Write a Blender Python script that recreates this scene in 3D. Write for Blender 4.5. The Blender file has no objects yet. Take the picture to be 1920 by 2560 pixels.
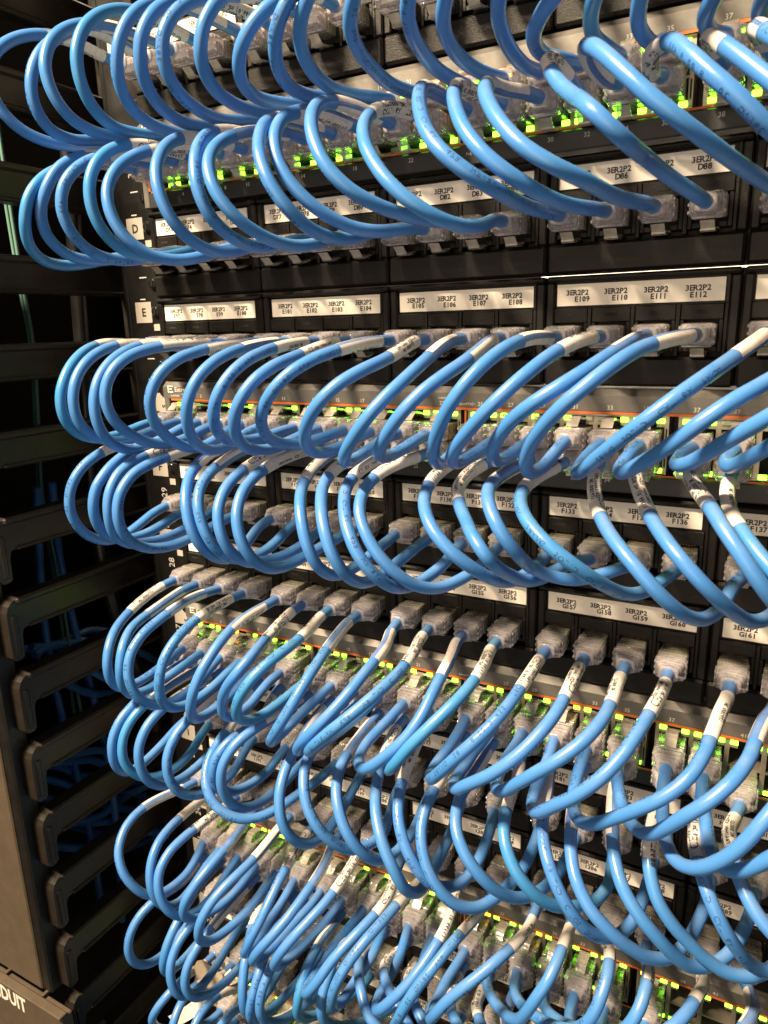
import bpy, math, random
from mathutils import Vector, Matrix
random.seed(7)
MM = 0.001
# ------------------------------------------------------------------ camera
scene = bpy.context.scene
cd = bpy.data.cameras.new("camera"); cam = bpy.data.objects.new("camera", cd)
scene.collection.objects.link(cam); scene.camera = cam
cd.sensor_fit = 'HORIZONTAL'; cd.sensor_width = 36.0; cd.lens = 1801.65 / 1920 * 36
cd.clip_start = 0.01; cd.clip_end = 30
RR = ((0.877809256, 0.478272279, -0.02658077), (0.096667748, -0.231224598, -0.968086015), (-0.469154832, 0.847225361, -0.249204596))
r_, d_, f_ = [Vector(v) for v in RR]
cam.matrix_world = Matrix(((r_.x, -d_.x, -f_.x, 303.96 * MM), (r_.y, -d_.y, -f_.y, -305.836 * MM), (r_.z, -d_.z, -f_.z, -50.549 * MM), (0, 0, 0, 1)))
cd.dof.use_dof = True; cd.dof.focus_distance = 0.33; cd.dof.aperture_fstop = 32.0
# ------------------------------------------------------------------ world, lamps, exposure
w = bpy.data.worlds.new("World"); scene.world = w; w.use_nodes = True
bg = w.node_tree.nodes['Background']; bg.inputs[0].default_value = (1.0, 0.80, 0.60, 1); bg.inputs[1].default_value = 0.035
def area(name, loc, target, sx, sy, power, col):
    l = bpy.data.lights.new(name, 'AREA'); l.shape = 'RECTANGLE'; l.size = sx; l.size_y = sy; l.energy = power; l.color = col
    o = bpy.data.objects.new(name, l); scene.collection.objects.link(o); o.location = loc
    o.rotation_euler = (Vector(target) - Vector(loc)).to_track_quat('-Z', 'Y').to_euler()
    return o
area("ceiling_tube_light", (-0.38, -0.96, 1.14), (0.15, 0, -0.15), 0.34, 0.05, 112, (1.0, 0.79, 0.54))
area("aisle_bounce_light", (0.25, -1.35, -0.05), (0.12, 0, -0.25), 1.1, 0.9, 8.5, (1.0, 0.78, 0.56))
scene.view_settings.view_transform = 'Standard'; scene.view_settings.look = 'None'
scene.view_settings.exposure = 0.0; scene.view_settings.gamma = 1.0; scene.view_settings.use_curve_mapping = False
scene.cycles.max_bounces = 8; scene.cycles.transparent_max_bounces = 24; scene.cycles.transmission_bounces = 6
scene.cycles.caustics_reflective = False; scene.cycles.caustics_refractive = False; scene.cycles.sample_clamp_indirect = 4.0
scene.cycles.use_denoising = True
# ------------------------------------------------------------------ materials
MATS = {}
def nt(name):
    m = bpy.data.materials.new(name); m.use_nodes = True; MATS[name] = m
    return m, m.node_tree, m.node_tree.nodes['Principled BSDF']
def noise(t, scale, det=4, rough=0.6, coord='Object'):
    tc = t.nodes.new('ShaderNodeTexCoord'); n = t.nodes.new('ShaderNodeTexNoise')
    n.inputs['Scale'].default_value = scale; n.inputs['Detail'].default_value = det; n.inputs['Roughness'].default_value = rough
    t.links.new(tc.outputs[coord], n.inputs['Vector']); return n
def ramp(t, src, a, b, ca=(0, 0, 0, 1), cb=(1, 1, 1, 1)):
    r = t.nodes.new('ShaderNodeValToRGB'); r.color_ramp.elements[0].position = a; r.color_ramp.elements[1].position = b
    r.color_ramp.elements[0].color = ca; r.color_ramp.elements[1].color = cb
    t.links.new(src, r.inputs[0]); return r
def bump(t, b, src, strength, dist):
    n = t.nodes.new('ShaderNodeBump'); n.inputs['Strength'].default_value = strength; n.inputs['Distance'].default_value = dist
    t.links.new(src, n.inputs['Height']); t.links.new(n.outputs[0], b.inputs['Normal'])
def plain(name, col, rough=.5, metal=0.0, spec=.5, grain=None, gs=900, gd=.0002, vary=.25):
    m, t, b = nt(name)
    b.inputs['Base Color'].default_value = (*col, 1); b.inputs['Roughness'].default_value = rough
    b.inputs['Metallic'].default_value = metal; b.inputs['Specular IOR Level'].default_value = spec
    if grain:
        n = noise(t, gs, 2); bump(t, b, n.outputs['Fac'], grain, gd)
        n2 = noise(t, 60, 5, .7)
        r = ramp(t, n2.outputs['Fac'], .35, .7, tuple(c * (1 - vary) for c in col) + (1,), tuple(c * (1 + vary) for c in col) + (1,))
        t.links.new(r.outputs[0], b.inputs['Base Color'])
        r2 = ramp(t, n2.outputs['Fac'], .3, .75, (rough * .8,) * 3 + (1,), (min(1, rough * 1.25),) * 3 + (1,))
        t.links.new(r2.outputs[0], b.inputs['Roughness'])
    return m
plain('black_plastic', (.0065, .0052, .0042), .42, spec=.28, grain=.9, gs=2200, gd=.0002, vary=.3)
plain('black_metal', (.008, .0075, .007), .42, grain=.5, gs=1500, gd=.0001)
plain('finger_plastic', (.016, .012, .009), .36, grain=.35, gs=500, gd=.0003, vary=.35)
plain('door_paint', (.085, .064, .044), .5, grain=.25, gs=2500, gd=.0001, vary=.08)
plain('void', (.004, .004, .004), .8)
plain('bezel_grey', (.17, .158, .14), .46, metal=.4, grain=.4, gs=2500, gd=.0001, vary=.15)
plain('bezel_dark', (.030, .030, .031), .45, grain=.4, gs=2500, gd=.0001, vary=.15)
plain('cage_metal', (.46, .40, .31), .38, metal=.75, grain=.3, gs=700, gd=.0001, vary=.2)
plain('orange_paint', (.66, .15, .03), .5)
plain('print_white', (.72, .68, .60), .6)
plain('paper', (.88, .82, .71), .55, grain=.15, gs=300, gd=.0002, vary=.05)
plain('sticker', (.52, .47, .40), .6)
plain('ink', (.022, .02, .02), .6)
plain('kraft_paper', (.46, .38, .26), .75, grain=.4, gs=250, gd=.0004, vary=.12)
plain('jacket_ink', (.014, .055, .17), .6)
plain('gold', (.75, .5, .18), .35, metal=1)
plain('teal_jacket', (.12, .25, .20), .5)
plain('screw_metal', (.05, .05, .05), .25, metal=.8)
plain('wall_dark', (.035, .03, .026), .8)
def emit(name, col, s):
    m, t, b = nt(name); b.inputs['Base Color'].default_value = (*col, 1)
    b.inputs['Emission Color'].default_value = (*col, 1); b.inputs['Emission Strength'].default_value = s
emit('led_green', (.25, 1.0, .02), 13); emit('led_amber', (1.0, .42, .02), 7); emit('lamp_glow', (1, .88, .70), 3.2)
plain('led_off', (.30, .33, .22), .3)
# blue PVC jacket: slow hue drift between cables, scuffs and settled dust
m, t, b = nt('blue_jacket')
oi = t.nodes.new('ShaderNodeObjectInfo')
cr = ramp(t, oi.outputs['Random'], 0, 1, (.052, .205, .54, 1), (.054, .232, .54, 1))
e = cr.color_ramp.elements.new(.5); e.color = (.062, .220, .57, 1)
e = cr.color_ramp.elements.new(.88); e.color = (.054, .215, .54, 1)
cr.color_ramp.elements[3].color = (.042, .24, .53, 1)
n1 = noise(t, 90, 6, .75); geo = t.nodes.new('ShaderNodeNewGeometry')
sx = t.nodes.new('ShaderNodeSeparateXYZ'); t.links.new(geo.outputs['Normal'], sx.inputs[0])
up = ramp(t, sx.outputs['Z'], .35, 1.0)
n2 = noise(t, 3500, 3, .8)
nr = ramp(t, n1.outputs['Fac'], .35, .75)
mm_ = t.nodes.new('ShaderNodeMath'); mm_.operation = 'MULTIPLY'; t.links.new(up.outputs[0], mm_.inputs[0]); t.links.new(nr.outputs[0], mm_.inputs[1])
nr2 = ramp(t, n2.outputs['Fac'], .3, .7); m2 = t.nodes.new('ShaderNodeMath'); m2.operation = 'MULTIPLY'
t.links.new(mm_.outputs[0], m2.inputs[0]); t.links.new(nr2.outputs[0], m2.inputs[1])
m3 = t.nodes.new('ShaderNodeMath'); m3.operation = 'MULTIPLY'; m3.inputs[1].default_value = .75; t.links.new(m2.outputs[0], m3.inputs[0])
mix = t.nodes.new('ShaderNodeMix'); mix.data_type = 'RGBA'
t.links.new(m3.outputs[0], mix.inputs['Factor']); t.links.new(cr.outputs[0], mix.inputs['A']); mix.inputs['B'].default_value = (.34, .36, .38, 1)
t.links.new(mix.outputs['Result'], b.inputs['Base Color'])
rr = ramp(t, n1.outputs['Fac'], .3, .8, (.25, .25, .25, 1), (.46, .46, .46, 1)); t.links.new(rr.outputs[0], b.inputs['Roughness'])
bump(t, b, n1.outputs['Fac'], .25, .0004)
b.inputs['Specular IOR Level'].default_value = .55
b.inputs['Subsurface Weight'].default_value = 0.0
# clear polycarbonate of the plugs: milky, ridged
def clear(name, col, transp, rough, bs):
    m, t, b = nt(name)
    b.inputs['Base Color'].default_value = (*col, 1); b.inputs['Roughness'].default_value = rough
    b.inputs['Specular IOR Level'].default_value = .9; b.inputs['Coat Weight'].default_value = 1.0; b.inputs['Coat Roughness'].default_value = .08
    tc = t.nodes.new('ShaderNodeTexCoord'); wv = t.nodes.new('ShaderNodeTexWave'); wv.wave_type = 'BANDS'; wv.bands_direction = 'Y'
    wv.inputs['Scale'].default_value = 190; wv.inputs['Distortion'].default_value = 1.2; wv.inputs['Detail'].default_value = 2
    t.links.new(tc.outputs['Object'], wv.inputs[0]); n = noise(t, 420, 3, .6)
    ad = t.nodes.new('ShaderNodeMath'); ad.operation = 'ADD'; wm = t.nodes.new('ShaderNodeMath'); wm.operation = 'MULTIPLY'; wm.inputs[1].default_value = .35; t.links.new(wv.outputs['Fac'], wm.inputs[0]); t.links.new(wm.outputs[0], ad.inputs[0])
    ml = t.nodes.new('ShaderNodeMath'); ml.operation = 'MULTIPLY'; ml.inputs[1].default_value = 1.4; t.links.new(n.outputs['Fac'], ml.inputs[0]); t.links.new(ml.outputs[0], ad.inputs[1])
    bump(t, b, ad.outputs[0], bs, .0006)
    tr = t.nodes.new('ShaderNodeBsdfTransparent'); tr.inputs[0].default_value = (.93, .92, .95, 1)
    rp = ramp(t, n.outputs['Fac'], .25, .75, (transp - .15,) * 3 + (1,), (min(1, transp + .15),) * 3 + (1,))
    mx = t.nodes.new('ShaderNodeMixShader'); t.links.new(rp.outputs[0], mx.inputs[0]); t.links.new(b.outputs[0], mx.inputs[1]); t.links.new(tr.outputs[0], mx.inputs[2])
    t.links.new(mx.outputs[0], t.nodes['Material Output'].inputs['Surface'])
clear('clear_hood', (.62, .575, .585), .56, .05, .7)
clear('clear_nose', (.38, .36, .29), .40, .12, .6)
clear('clear_latch', (.62, .56, .47), .38, .12, .3)
clear('clear_film', (.75, .75, .75), .97, .2, .05)
plain('wires', (.27, .245, .23), .5, grain=.5, gs=500, gd=.0005, vary=.5)
# ------------------------------------------------------------------ mesh helpers
C = scene.collection
class MB:
    def __init__(s): s.v = []; s.f = []; s.mi = []; s.mats = []; s.sm = []
    def m(s, name):
        if name not in s.mats: s.mats.append(name)
        return s.mats.index(name)
    def add(s, vs, fs, mat, smooth=False):
        o = len(s.v); k = s.m(mat); s.v += [tuple(c * MM for c in v) for v in vs]
        for f in fs: s.f.append([i + o for i in f]); s.mi.append(k); s.sm.append(smooth)
    def box(s, x0, x1, y0, y1, z0, z1, mat, c=0.0):
        if c <= 0:
            vs = [(x, y, z) for x in (x0, x1) for y in (y0, y1) for z in (z0, z1)]
            s.add(vs, [(0, 1, 3, 2), (4, 6, 7, 5), (0, 4, 5, 1), (2, 3, 7, 6), (0, 2, 6, 4), (1, 5, 7, 3)], mat); return
        c = min(c, (x1 - x0) / 2.01, (y1 - y0) / 2.01, (z1 - z0) / 2.01)
        lim = ((x0, x1), (y0, y1), (z0, z1)); vs = []; ix = {}
        for a in range(3):
            for sx in (0, 1):
                for sy in (0, 1):
                    for sz in (0, 1):
                        sg = (sx, sy, sz); p = []
                        for k in range(3):
                            q = lim[k][sg[k]]
                            if k != a: q += c if sg[k] == 0 else -c
                            p.append(q)
                        ix[(a, sg)] = len(vs); vs.append(p)
        fs = []
        for a in range(3):
            b_, c_ = (a + 1) % 3, (a + 2) % 3
            for q in (0, 1):
                L = []
                for (u, v) in ((0, 0), (1, 0), (1, 1), (0, 1)):
                    sg = [0, 0, 0]; sg[a] = q; sg[b_] = u; sg[c_] = v; L.append(ix[(a, tuple(sg))])
                fs.append(L if q else L[::-1])
            for u in (0, 1):
                for v in (0, 1):
                    g0 = [0, 0, 0]; g0[b_] = u; g0[c_] = v; g1 = list(g0); g1[a] = 1; g0 = tuple(g0); g1 = tuple(g1)
                    L = [ix[(b_, g0)], ix[(b_, g1)], ix[(c_, g1)], ix[(c_, g0)]]
                    fs.append(L if (u ^ v) else L[::-1])
        for sx in (0, 1):
            for sy in (0, 1):
                for sz in (0, 1):
                    g = (sx, sy, sz); L = [ix[(0, g)], ix[(1, g)], ix[(2, g)]]
                    fs.append(L if (sx + sy + sz) % 2 else L[::-1])
        s.add(vs, fs, mat)
    def loft(s, rings, mat, cap0=True, cap1=True, smooth=True):
        n = len(rings[0]); vs = [p for r in rings for p in r]; fs = []
        for i in range(len(rings) - 1):
            for j in range(n):
                fs.append((i * n + j, i * n + (j + 1) % n, (i + 1) * n + (j + 1) % n, (i + 1) * n + j))
        s.add(vs, fs, mat, smooth)
        if cap0: s.add(rings[0], [list(range(n))[::-1]], mat)
        if cap1: s.add(rings[-1], [list(range(n))], mat)
    def poly(s, pts2, axis, a0, a1, mat):  # extruded side profile (y,z) along x
        n = len(pts2); vs = [(a0, p[0], p[1]) for p in pts2] + [(a1, p[0], p[1]) for p in pts2]
        fs = [(i, (i + 1) % n, n + (i + 1) % n, n + i) for i in range(n)] + [list(range(n))[::-1], list(range(n, 2 * n))]
        s.add(vs, fs, mat)
    def text(s, txt, x, z, h, mat, y=0.0, anchor='c', bold=1, mono=None, rot=0, xs=1.0):
        vs, fs, wd = textmesh(txt, h, bold, mono, xs)
        ox = {'c': -wd / 2, 'l': 0, 'r': -wd}[anchor]; out = []
        cr_, sr_ = math.cos(rot), math.sin(rot)
        for (a, b) in vs:
            a += ox; b -= h / 2
            out.append((x + a * cr_ - b * sr_, y, z + a * sr_ + b * cr_))
        s.add(out, fs, mat)
    def mesh(s, name):
        me = bpy.data.meshes.new(name); me.from_pydata(s.v, [], s.f)
        for k in s.mats: me.materials.append(MATS[k])
        me.polygons.foreach_set('material_index', s.mi); me.polygons.foreach_set('use_smooth', s.sm); me.update(); return me
    def obj(s, name, parent=None, loc=None): return put(name, s.mesh(name), parent, loc)
def put(name, me, parent=None, loc=None):
    o = bpy.data.objects.new(name, me); C.objects.link(o)
    if parent: o.parent = parent
    if loc: o.location = [c * MM for c in loc]
    return o
def thing(name, label, cat, loc=(0, 0, 0), group=None):
    o = put(name, None, None, loc); o['label'] = label; o['category'] = cat; o.empty_display_size = .01
    if group: o['group'] = group
    return o
def tag(o, label, cat, group=None):
    o['label'] = label; o['category'] = cat
    if group: o['group'] = group
GL = {}
def glyph(c, bold):
    if (c, bold) in GL: return GL[(c, bold)]
    def mk(body):
        cu = bpy.data.curves.new('t', 'FONT'); cu.body = body; cu.size = 1; cu.resolution_u = 2; cu.fill_mode = 'BOTH'
        cu.offset = .034 if bold else 0
        ob = bpy.data.objects.new('t', cu); C.objects.link(ob); bpy.context.view_layer.update()
        me = ob.to_mesh(); vs = [(v.co.x, v.co.y) for v in me.vertices]; fs = [list(p.vertices) for p in me.polygons]
        ob.to_mesh_clear(); bpy.data.objects.remove(ob); bpy.data.curves.remove(cu); return vs, fs
    if c == ' ': r = ([], [], .3)
    else:
        vs, fs = mk(c); a = mk('H' + c + 'H')[0]; h = mk('HH')[0]
        adv = (max(v[0] for v in a) - min(v[0] for v in a)) - (max(v[0] for v in h) - min(v[0] for v in h))
        r = (vs, fs, adv)
    GL[(c, bold)] = r; return r
CAP = []
def textmesh(txt, h, bold=1, mono=None, xs=1.0):
    if not CAP: CAP.append(max(v[1] for v in glyph('H', 0)[0]))
    sc = h / CAP[0]; x = 0; V = []; F = []
    for c in txt:
        vs, fs, adv = glyph(c, bold); o = len(V)
        if mono and vs:
            cx = (min(v[0] for v in vs) + max(v[0] for v in vs)) / 2; V += [((v[0] - cx) * sc * xs + x + mono * h / 2, v[1] * sc) for v in vs]
        else: V += [(v[0] * sc * xs + x, v[1] * sc) for v in vs]
        F += [[i + o for i in f] for f in fs]
        if c == '0' and mono:   # slashed zero
            o = len(V); cx = x + mono * h / 2; V += [(cx - .20 * h, .22 * h), (cx - .12 * h, .16 * h), (cx + .20 * h, .78 * h), (cx + .12 * h, .84 * h)]; F.append([o, o + 1, o + 2, o + 3])
        x += mono * h if mono else adv * sc * xs
    return V, F, x
U = 44.45
# ------------------------------------------------------------------ the setting behind the rack
o = MB(); o.box(-2500, 2500, 900, 920, -2500, 1500, 'wall_dark'); o = o.obj('room_wall'); o['kind'] = 'structure'
# lamp seen through the slit between two panels
lb = MB(); lb.box(60, 420, 505, 512, -32, 30, 'lamp_glow'); lb = lb.obj('lit_light_panel')
tag(lb, 'warm light panel behind the rack glowing through the slit above strip E105', 'light')
# ------------------------------------------------------------------ rack rail, stickers, screws
rail = thing('rack_rail', 'black vertical rack rail with letter stickers and unit numbers left of the panels', 'rack', (0, 0, 0))
mb = MB(); mb.box(-30, -5.2, 2.0, 4.5, -640, 180, 'black_metal', .3); mb.box(-33, -30.1, 2.0, 60, -640, 180, 'black_metal', .3)
mb.obj('rail_plate', rail)
names = {2: 'C', 0: 'D', -1: 'E', -3: 'F', -4: 'G', -6: 'H', -7: 'I', -9: 'J', -10: 'K', -12: 'L'}
for r in range(-13, 4):
    z = r * U
    if r in names:
        q = MB(); q.box(-24.5, -12.3, 1.45, 1.75, z - .5, z + 10.8, 'sticker'); q.text(names[r], -18.2, z + 5.2, 4.3, 'ink', y=1.40, bold=1)
        k = q.obj('letter_sticker', rail); k['label'] = 'white sticker printed with the letter ' + names[r]
        q = MB(); q.box(-11.2, -5.6, 1.2, 1.5, z - 5, z - 1.4, 'sticker'); q.obj('blank_tag', rail)
    else:
        q = MB(); q.box(-19, -7.5, 1.2, 1.5, z - 6, z + 4.5, 'sticker'); q.text('S', -9.5, z - 3, 3, 'ink', y=1.15, rot=1.57); q.obj('blank_tag', rail)
    q = MB(); q.text(str(32 + r), -17.5, z - 10.5, 4.4, 'print_white', y=1.93, rot=math.pi / 2, bold=0); q.box(-19.5, -14, 1.9, 1.95, z - 20.8, z - 20.2, 'print_white'); q.box(-20.5, -16.5, 1.9, 1.95, z + 12.0, z + 12.6, 'print_white')
    q.obj('unit_number', rail)
    for zz in (5.5, -24):
        q = MB(); rg = []
        for (yy, rad) in ((1.95, 3.1), (.6, 3.0), (0, 2.2)): rg.append([(-8.6 + rad * math.cos(a * math.pi / 8), yy, z + zz + rad * math.sin(a * math.pi / 8)) for a in range(16)])
        q.loft(rg, 'screw_metal', True, True); q.box(-9.0, -8.2, -.12, .05, z + zz - 1.6, z + zz + 1.6, 'void'); q.obj('screw', rail)
# ------------------------------------------------------------------ patch panels
def make_jack():
    q = MB(); x0, x1 = -7.6, 7.6
    q.box(x0, x1, -.6, 5, -6.8, -.9, 'black_plastic', .35)      # head with slot
    q.box(-2.3, 2.3, -.75, -.55, -4.3, -3.2, 'void')
    q.box(x0, -6.1, -.6, 14, -18.6, -6.9, 'black_plastic', .2); q.box(6.1, x1, -.6, 14, -18.6, -6.9, 'black_plastic', .2)
    q.box(-6.05, -3.1, -.6, 14, -18.6, -16.6, 'black_plastic', .2); q.box(3.1, 6.05, -.6, 14, -18.6, -16.6, 'black_plastic', .2)
    q.box(-3.05, 3.05, -.55, 14, -20.3, -18.9, 'black_plastic', .2)
    q.box(-6.05, 6.05, 12, 14, -18.5, -6.9, 'void')
    return q.mesh('jack')
jack_me = make_jack()
def module_mesh():
    q = MB(); a, b = -4.5, 68.0
    q.box(a, b, 5.2, 7, -32, 11.7, 'black_plastic')
    q.box(a, b, -2.6, 5, 9.4, 11.7, 'black_plastic', .9)          # top lip
    q.box(a, -1.0, -1.7, 5, -20.4, 9.3, 'black_plastic', .7); q.box(64.3, b, -1.7, 5, -20.4, 9.3, 'black_plastic', .7)
    q.box(a, b, -2.2, 5, -32, -20.6, 'black_plastic', 1.1)       # plain lower part
    q.box(-.9, 64.2, .45, 5, -.8, 9.3, 'black_plastic')
    q.box(63.0, 64.2, -1.2, .4, -.8, 9.3, 'black_plastic', .2)
    for j in range(5):
        x = 4.8 + 16.8 * (j - .5); w_ = .75 if 0 < j < 4 else .6
        q.box(x - w_, x + w_, -1.0, 5, -20.3, -.9, 'black_plastic', .15)
    return q.mesh('faceplate_module')
mod_me = module_mesh()
first = {2: 49, 0: 73, -1: 97, -3: 121, -4: 145, -6: 169, -7: 193, -9: 217, -10: 241, -12: 265}
stripx = {0: -1.5, -3: -1.6, -7: 1.2}
for r in names:
    n0 = first[r]; L = names[r]
    pn = thing('patch_bay', 'black 24 port patch bay of row %s, white strips numbered from %s%d' % (L, L, n0), 'patch bay', (0, 0, r * U), 'patch bays of six faceplates')
    q = MB(); q.box(-5.0, 443, 7.1, 9, -32, 11.7, 'black_metal'); q.obj('backplate', pn)
    for mo in range(6):
        md = put('faceplate_module', mod_me, pn, (mo * 73.09, 0, 0))
        if mo > 4: continue
        q = MB(); sx = stripx.get(r, -.2) + random.uniform(-.3, .3) ; q.box(sx, sx + 62.9, -.05, .4, 0, 8.44, 'paper')
        for j in range(4):
            num = n0 + mo * 4 + j; cx = sx + 8.2 + 15.1 * j
            q.text('3ER2P2', cx, 5.1 + random.uniform(-.15, .1), 1.95, 'ink', y=-.09, mono=.78)
            q.text('%s%d' % (L, num), cx + .8 + random.uniform(-.6, 1.2), 2.5 + random.uniform(-.1, .1), 1.95, 'ink', y=-.09, mono=.78)
        q.obj('label_strip', md)
        for j in range(4): put('jack', jack_me, md, (4.8 + 16.8 * j, 0, 0))
# ------------------------------------------------------------------ switches
def colx(k): return 10.4 + k * 14.04 + (k // 6) * 4.59
def cage(g):
    q = MB(); xs = [colx(6 * g + j) for j in range(6)]; a = xs[0] - 7.6; b = xs[-1] + 7.6
    q.box(a, b, 12, 13, -22.4, 1.2, 'void')
    q.box(a, b, 0, 11.9, .2, 1.2, 'cage_metal'); q.box(a, b, 0, 11.9, -22.4, -21.6, 'cage_metal')
    q.box(a, b, .1, 11.9, -12.5, -11.7, 'cage_metal')
    q.box(a, xs[0] - 6.0, 0, 11.9, -21.5, .1, 'cage_metal'); q.box(xs[-1] + 6.0, b, 0, 11.9, -21.5, .1, 'cage_metal')
    q.box(xs[-1] + 6.5, xs[-1] + 7.1, -.1, .05, -9.5, -4.0, 'void'); q.box(xs[-1] + 6.5, xs[-1] + 7.1, -.1, .05, -19.5, -13.0, 'void')
    for j in range(5):
        c = (xs[j] + xs[j + 1]) / 2
        q.box(c - .95, c + .95, 0, 11.9, -21.5, -12.6, 'cage_metal'); q.box(c - .95, c + .95, 0, 11.9, -11.6, .1, 'cage_metal')
    for x in xs:
        for s in (-1, 1):
            x0, x1 = sorted((x + s * 3.0, x + s * 6.0))
            q.box(x0, x1, .05, 6, -3.4, .1, 'cage_metal'); q.box(x0, x1, .05, 6, -21.5, -20.4, 'cage_metal')
    return q.mesh('port_block')
cages = [cage(g) for g in range(4)]
led_me = {}
for nm in ('led_green', 'led_amber', 'led_off'):
    q = MB(); q.box(-1.5, 1.5, -.45, .02, -.95, .95, nm, .2); led_me[nm] = q.mesh('led')
swname = {1: 'between panel rows C and D', -2: 'between panel rows E and F', -5: 'between panel rows G and H', -8: 'between panel rows I and J', -11: 'below panel row K, lowest of all'}
for s in (1, -2, -5, -8, -11):
    sw = thing('network_switch', 'dark grey 48 port network switch with green lights ' + swname[s], 'network switch', (0, 0, s * U), 'switches between the patch panels')
    q = MB(); q.box(-5, 441, 13.2, 200, -31.4, 11.5, 'black_metal'); q.obj('chassis', sw)
    q = MB()
    q.poly([(13, 11.4), (-.2, 11.4), (-3.4, 8.6), (-3.4, 2.3), (13, 2.3)], 'x', -4.5, 441, 'bezel_grey')
    q.box(-4.5, -.6, -3.35, 13, -30.9, 2.2, 'bezel_grey', .4)
    q.box(441.1, 443, -3.35, 13, -30.9, 2.2, 'bezel_grey')
    yy = -3.45
    q.text('Extreme', 4.2, 7.3, 2.5, 'print_white', y=yy, anchor='l', bold=0); q.text('networks', 9.2, 4.9, .9, 'print_white', y=yy, anchor='l', bold=0)
    q.box(-.9, 3.0, yy, yy + .05, 8.6, 9.3, 'print_white'); q.box(-.9, 3.0, yy, yy + .05, 5.5, 6.2, 'print_white'); q.box(.3, 2.2, yy, yy + .05, 7.1, 7.8, 'print_white'); q.box(-.9, -.2, yy, yy + .05, 6.25, 8.55, 'print_white')
    q.text('Speed/PoE+', 1.0, 3.9, .95, 'print_white', y=yy, anchor='l', bold=0)
    q.text('Speed/PoE+', colx(12) - 11.5, 3.9, 1.1, 'print_white', y=yy, anchor='l', bold=0)
    q.text('Link/Act', colx(11) - 3, 6.3, 1.0, 'print_white', y=yy, anchor='l', bold=0)
    for k in range(24): q.text(str(2 * k + 1), colx(k) - (1.2 if k else -.6), 3.9, 1.75, 'print_white', y=yy, bold=0)
    q.box(1.2, 440, -3.55, -3.3, 1.15, 2.15, 'orange_paint')
    q.obj('top_bezel', sw)
    q = MB(); q.box(-.5, 441, -3.3, 13, -31.3, -23.6, 'bezel_dark', .5)
    q.box(1.2, 440, -3.4, -3.2, -23.5, -22.7, 'orange_paint')
    for k in range(24): q.text(str(2 * k + 2), colx(k) - 1, -26.2, 1.7, 'print_white', y=-3.36, bold=0)
    q.text('PoE+', colx(12) - 6.5, -27.0, 1.1, 'print_white', y=-3.36, bold=0)
    q.box(colx(12) - 8.9, colx(12) - 8.1, -3.1, .4, -22.6, 1.0, 'orange_paint'); q.box(-.5, 1.3, -3.1, .4, -22.6, -17, 'orange_paint')
    q.obj('bottom_bezel', sw)
    for g in range(4):
        cg = put('port_block', cages[g], sw, (0, -2.2, 0))
        if g > 3: continue
        for j in range(6):
            k = 6 * g + j
            if k > 21: continue
            for lo in (0, 1):
                act = random.random()
                for sd in (-1, 1):
                    kind = 'led_green' if random.random() < (.90 if act > .08 else .1) else 'led_off'
                    if random.random() < .02: kind = 'led_amber'
                    put('led', led_me[kind], cg, (colx(k) + sd * 4.5, -.05, -20.9 if lo else -.9))
# ------------------------------------------------------------------ plugs
def superring(y, w_, h_, e=5, n=24, dz=0):
    out = []
    for i in range(n):
        a = 2 * math.pi * (i + .5) / n; c, s_ = math.cos(a), math.sin(a)
        out.append((w_ / 2 * math.copysign(abs(c) ** (2 / e), c), y, dz + h_ / 2 * math.copysign(abs(s_) ** (2 / e), s_)))
    return out
def plug_mesh():
    q = MB()
    q.loft([superring(0, 6.0, 5.9, 2), superring(-.05, 6.9, 6.5, 2.4), superring(.7, 7.8, 6.6, 3), superring(2.6, 9.6, 7.5, 4), superring(4.9, 11.7, 8.5, 7), superring(10.3, 11.9, 8.6, 9), superring(11.2, 11.2, 8.0, 9)], 'clear_hood')
    for zz in (-2.6, 0, 2.6):
        for sd in (-1, 1):
            x0, x1 = sorted((sd * 5.6, sd * 6.25)); q.box(x0, x1, 5.0, 10.4, zz - .55, zz + .55, 'clear_hood', .2)
    for yy in (6.0, 8.6): q.box(-5.0, 5.0, yy, yy + 1.3, 3.9, 4.45, 'clear_hood', .2)
    q.box(-5.6, 5.6, 11.4, 30, -3.5, 3.4, 'clear_nose', .4)
    q.box(-5.95, 5.95, 12.6, 16.0, -3.9, 3.8, 'clear_nose', .5)
    q.box(-4.4, 4.4, 7, 29, -2.2, 2.0, 'wires', .4)
    for i in range(8): q.box(-4.0 + i * 1.1, -3.6 + i * 1.1, 24, 29, -3.62, -3.45, 'gold')
    return q.mesh('plug')
def latch_mesh():
    q = MB()
    q.poly([(29, 3.6), (29, 4.4), (20.5, 7.0), (19.7, 6.3)], 'x', -3.0, 3.0, 'clear_latch')
    q.poly([(20.2, 6.4), (20.8, 7.1), (14.4, 8.4), (12.6, 8.0), (12.6, 7.3), (14.0, 7.5)], 'x', -2.5, 2.5, 'clear_latch')
    q.poly([(12.5, 7.2), (13.4, 7.9), (9.9, 4.9), (9.2, 4.9)], 'x', -2.4, 2.4, 'clear_latch')
    return q.mesh('latch')
plug_me = plug_mesh(); latch_me = latch_mesh()
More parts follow.
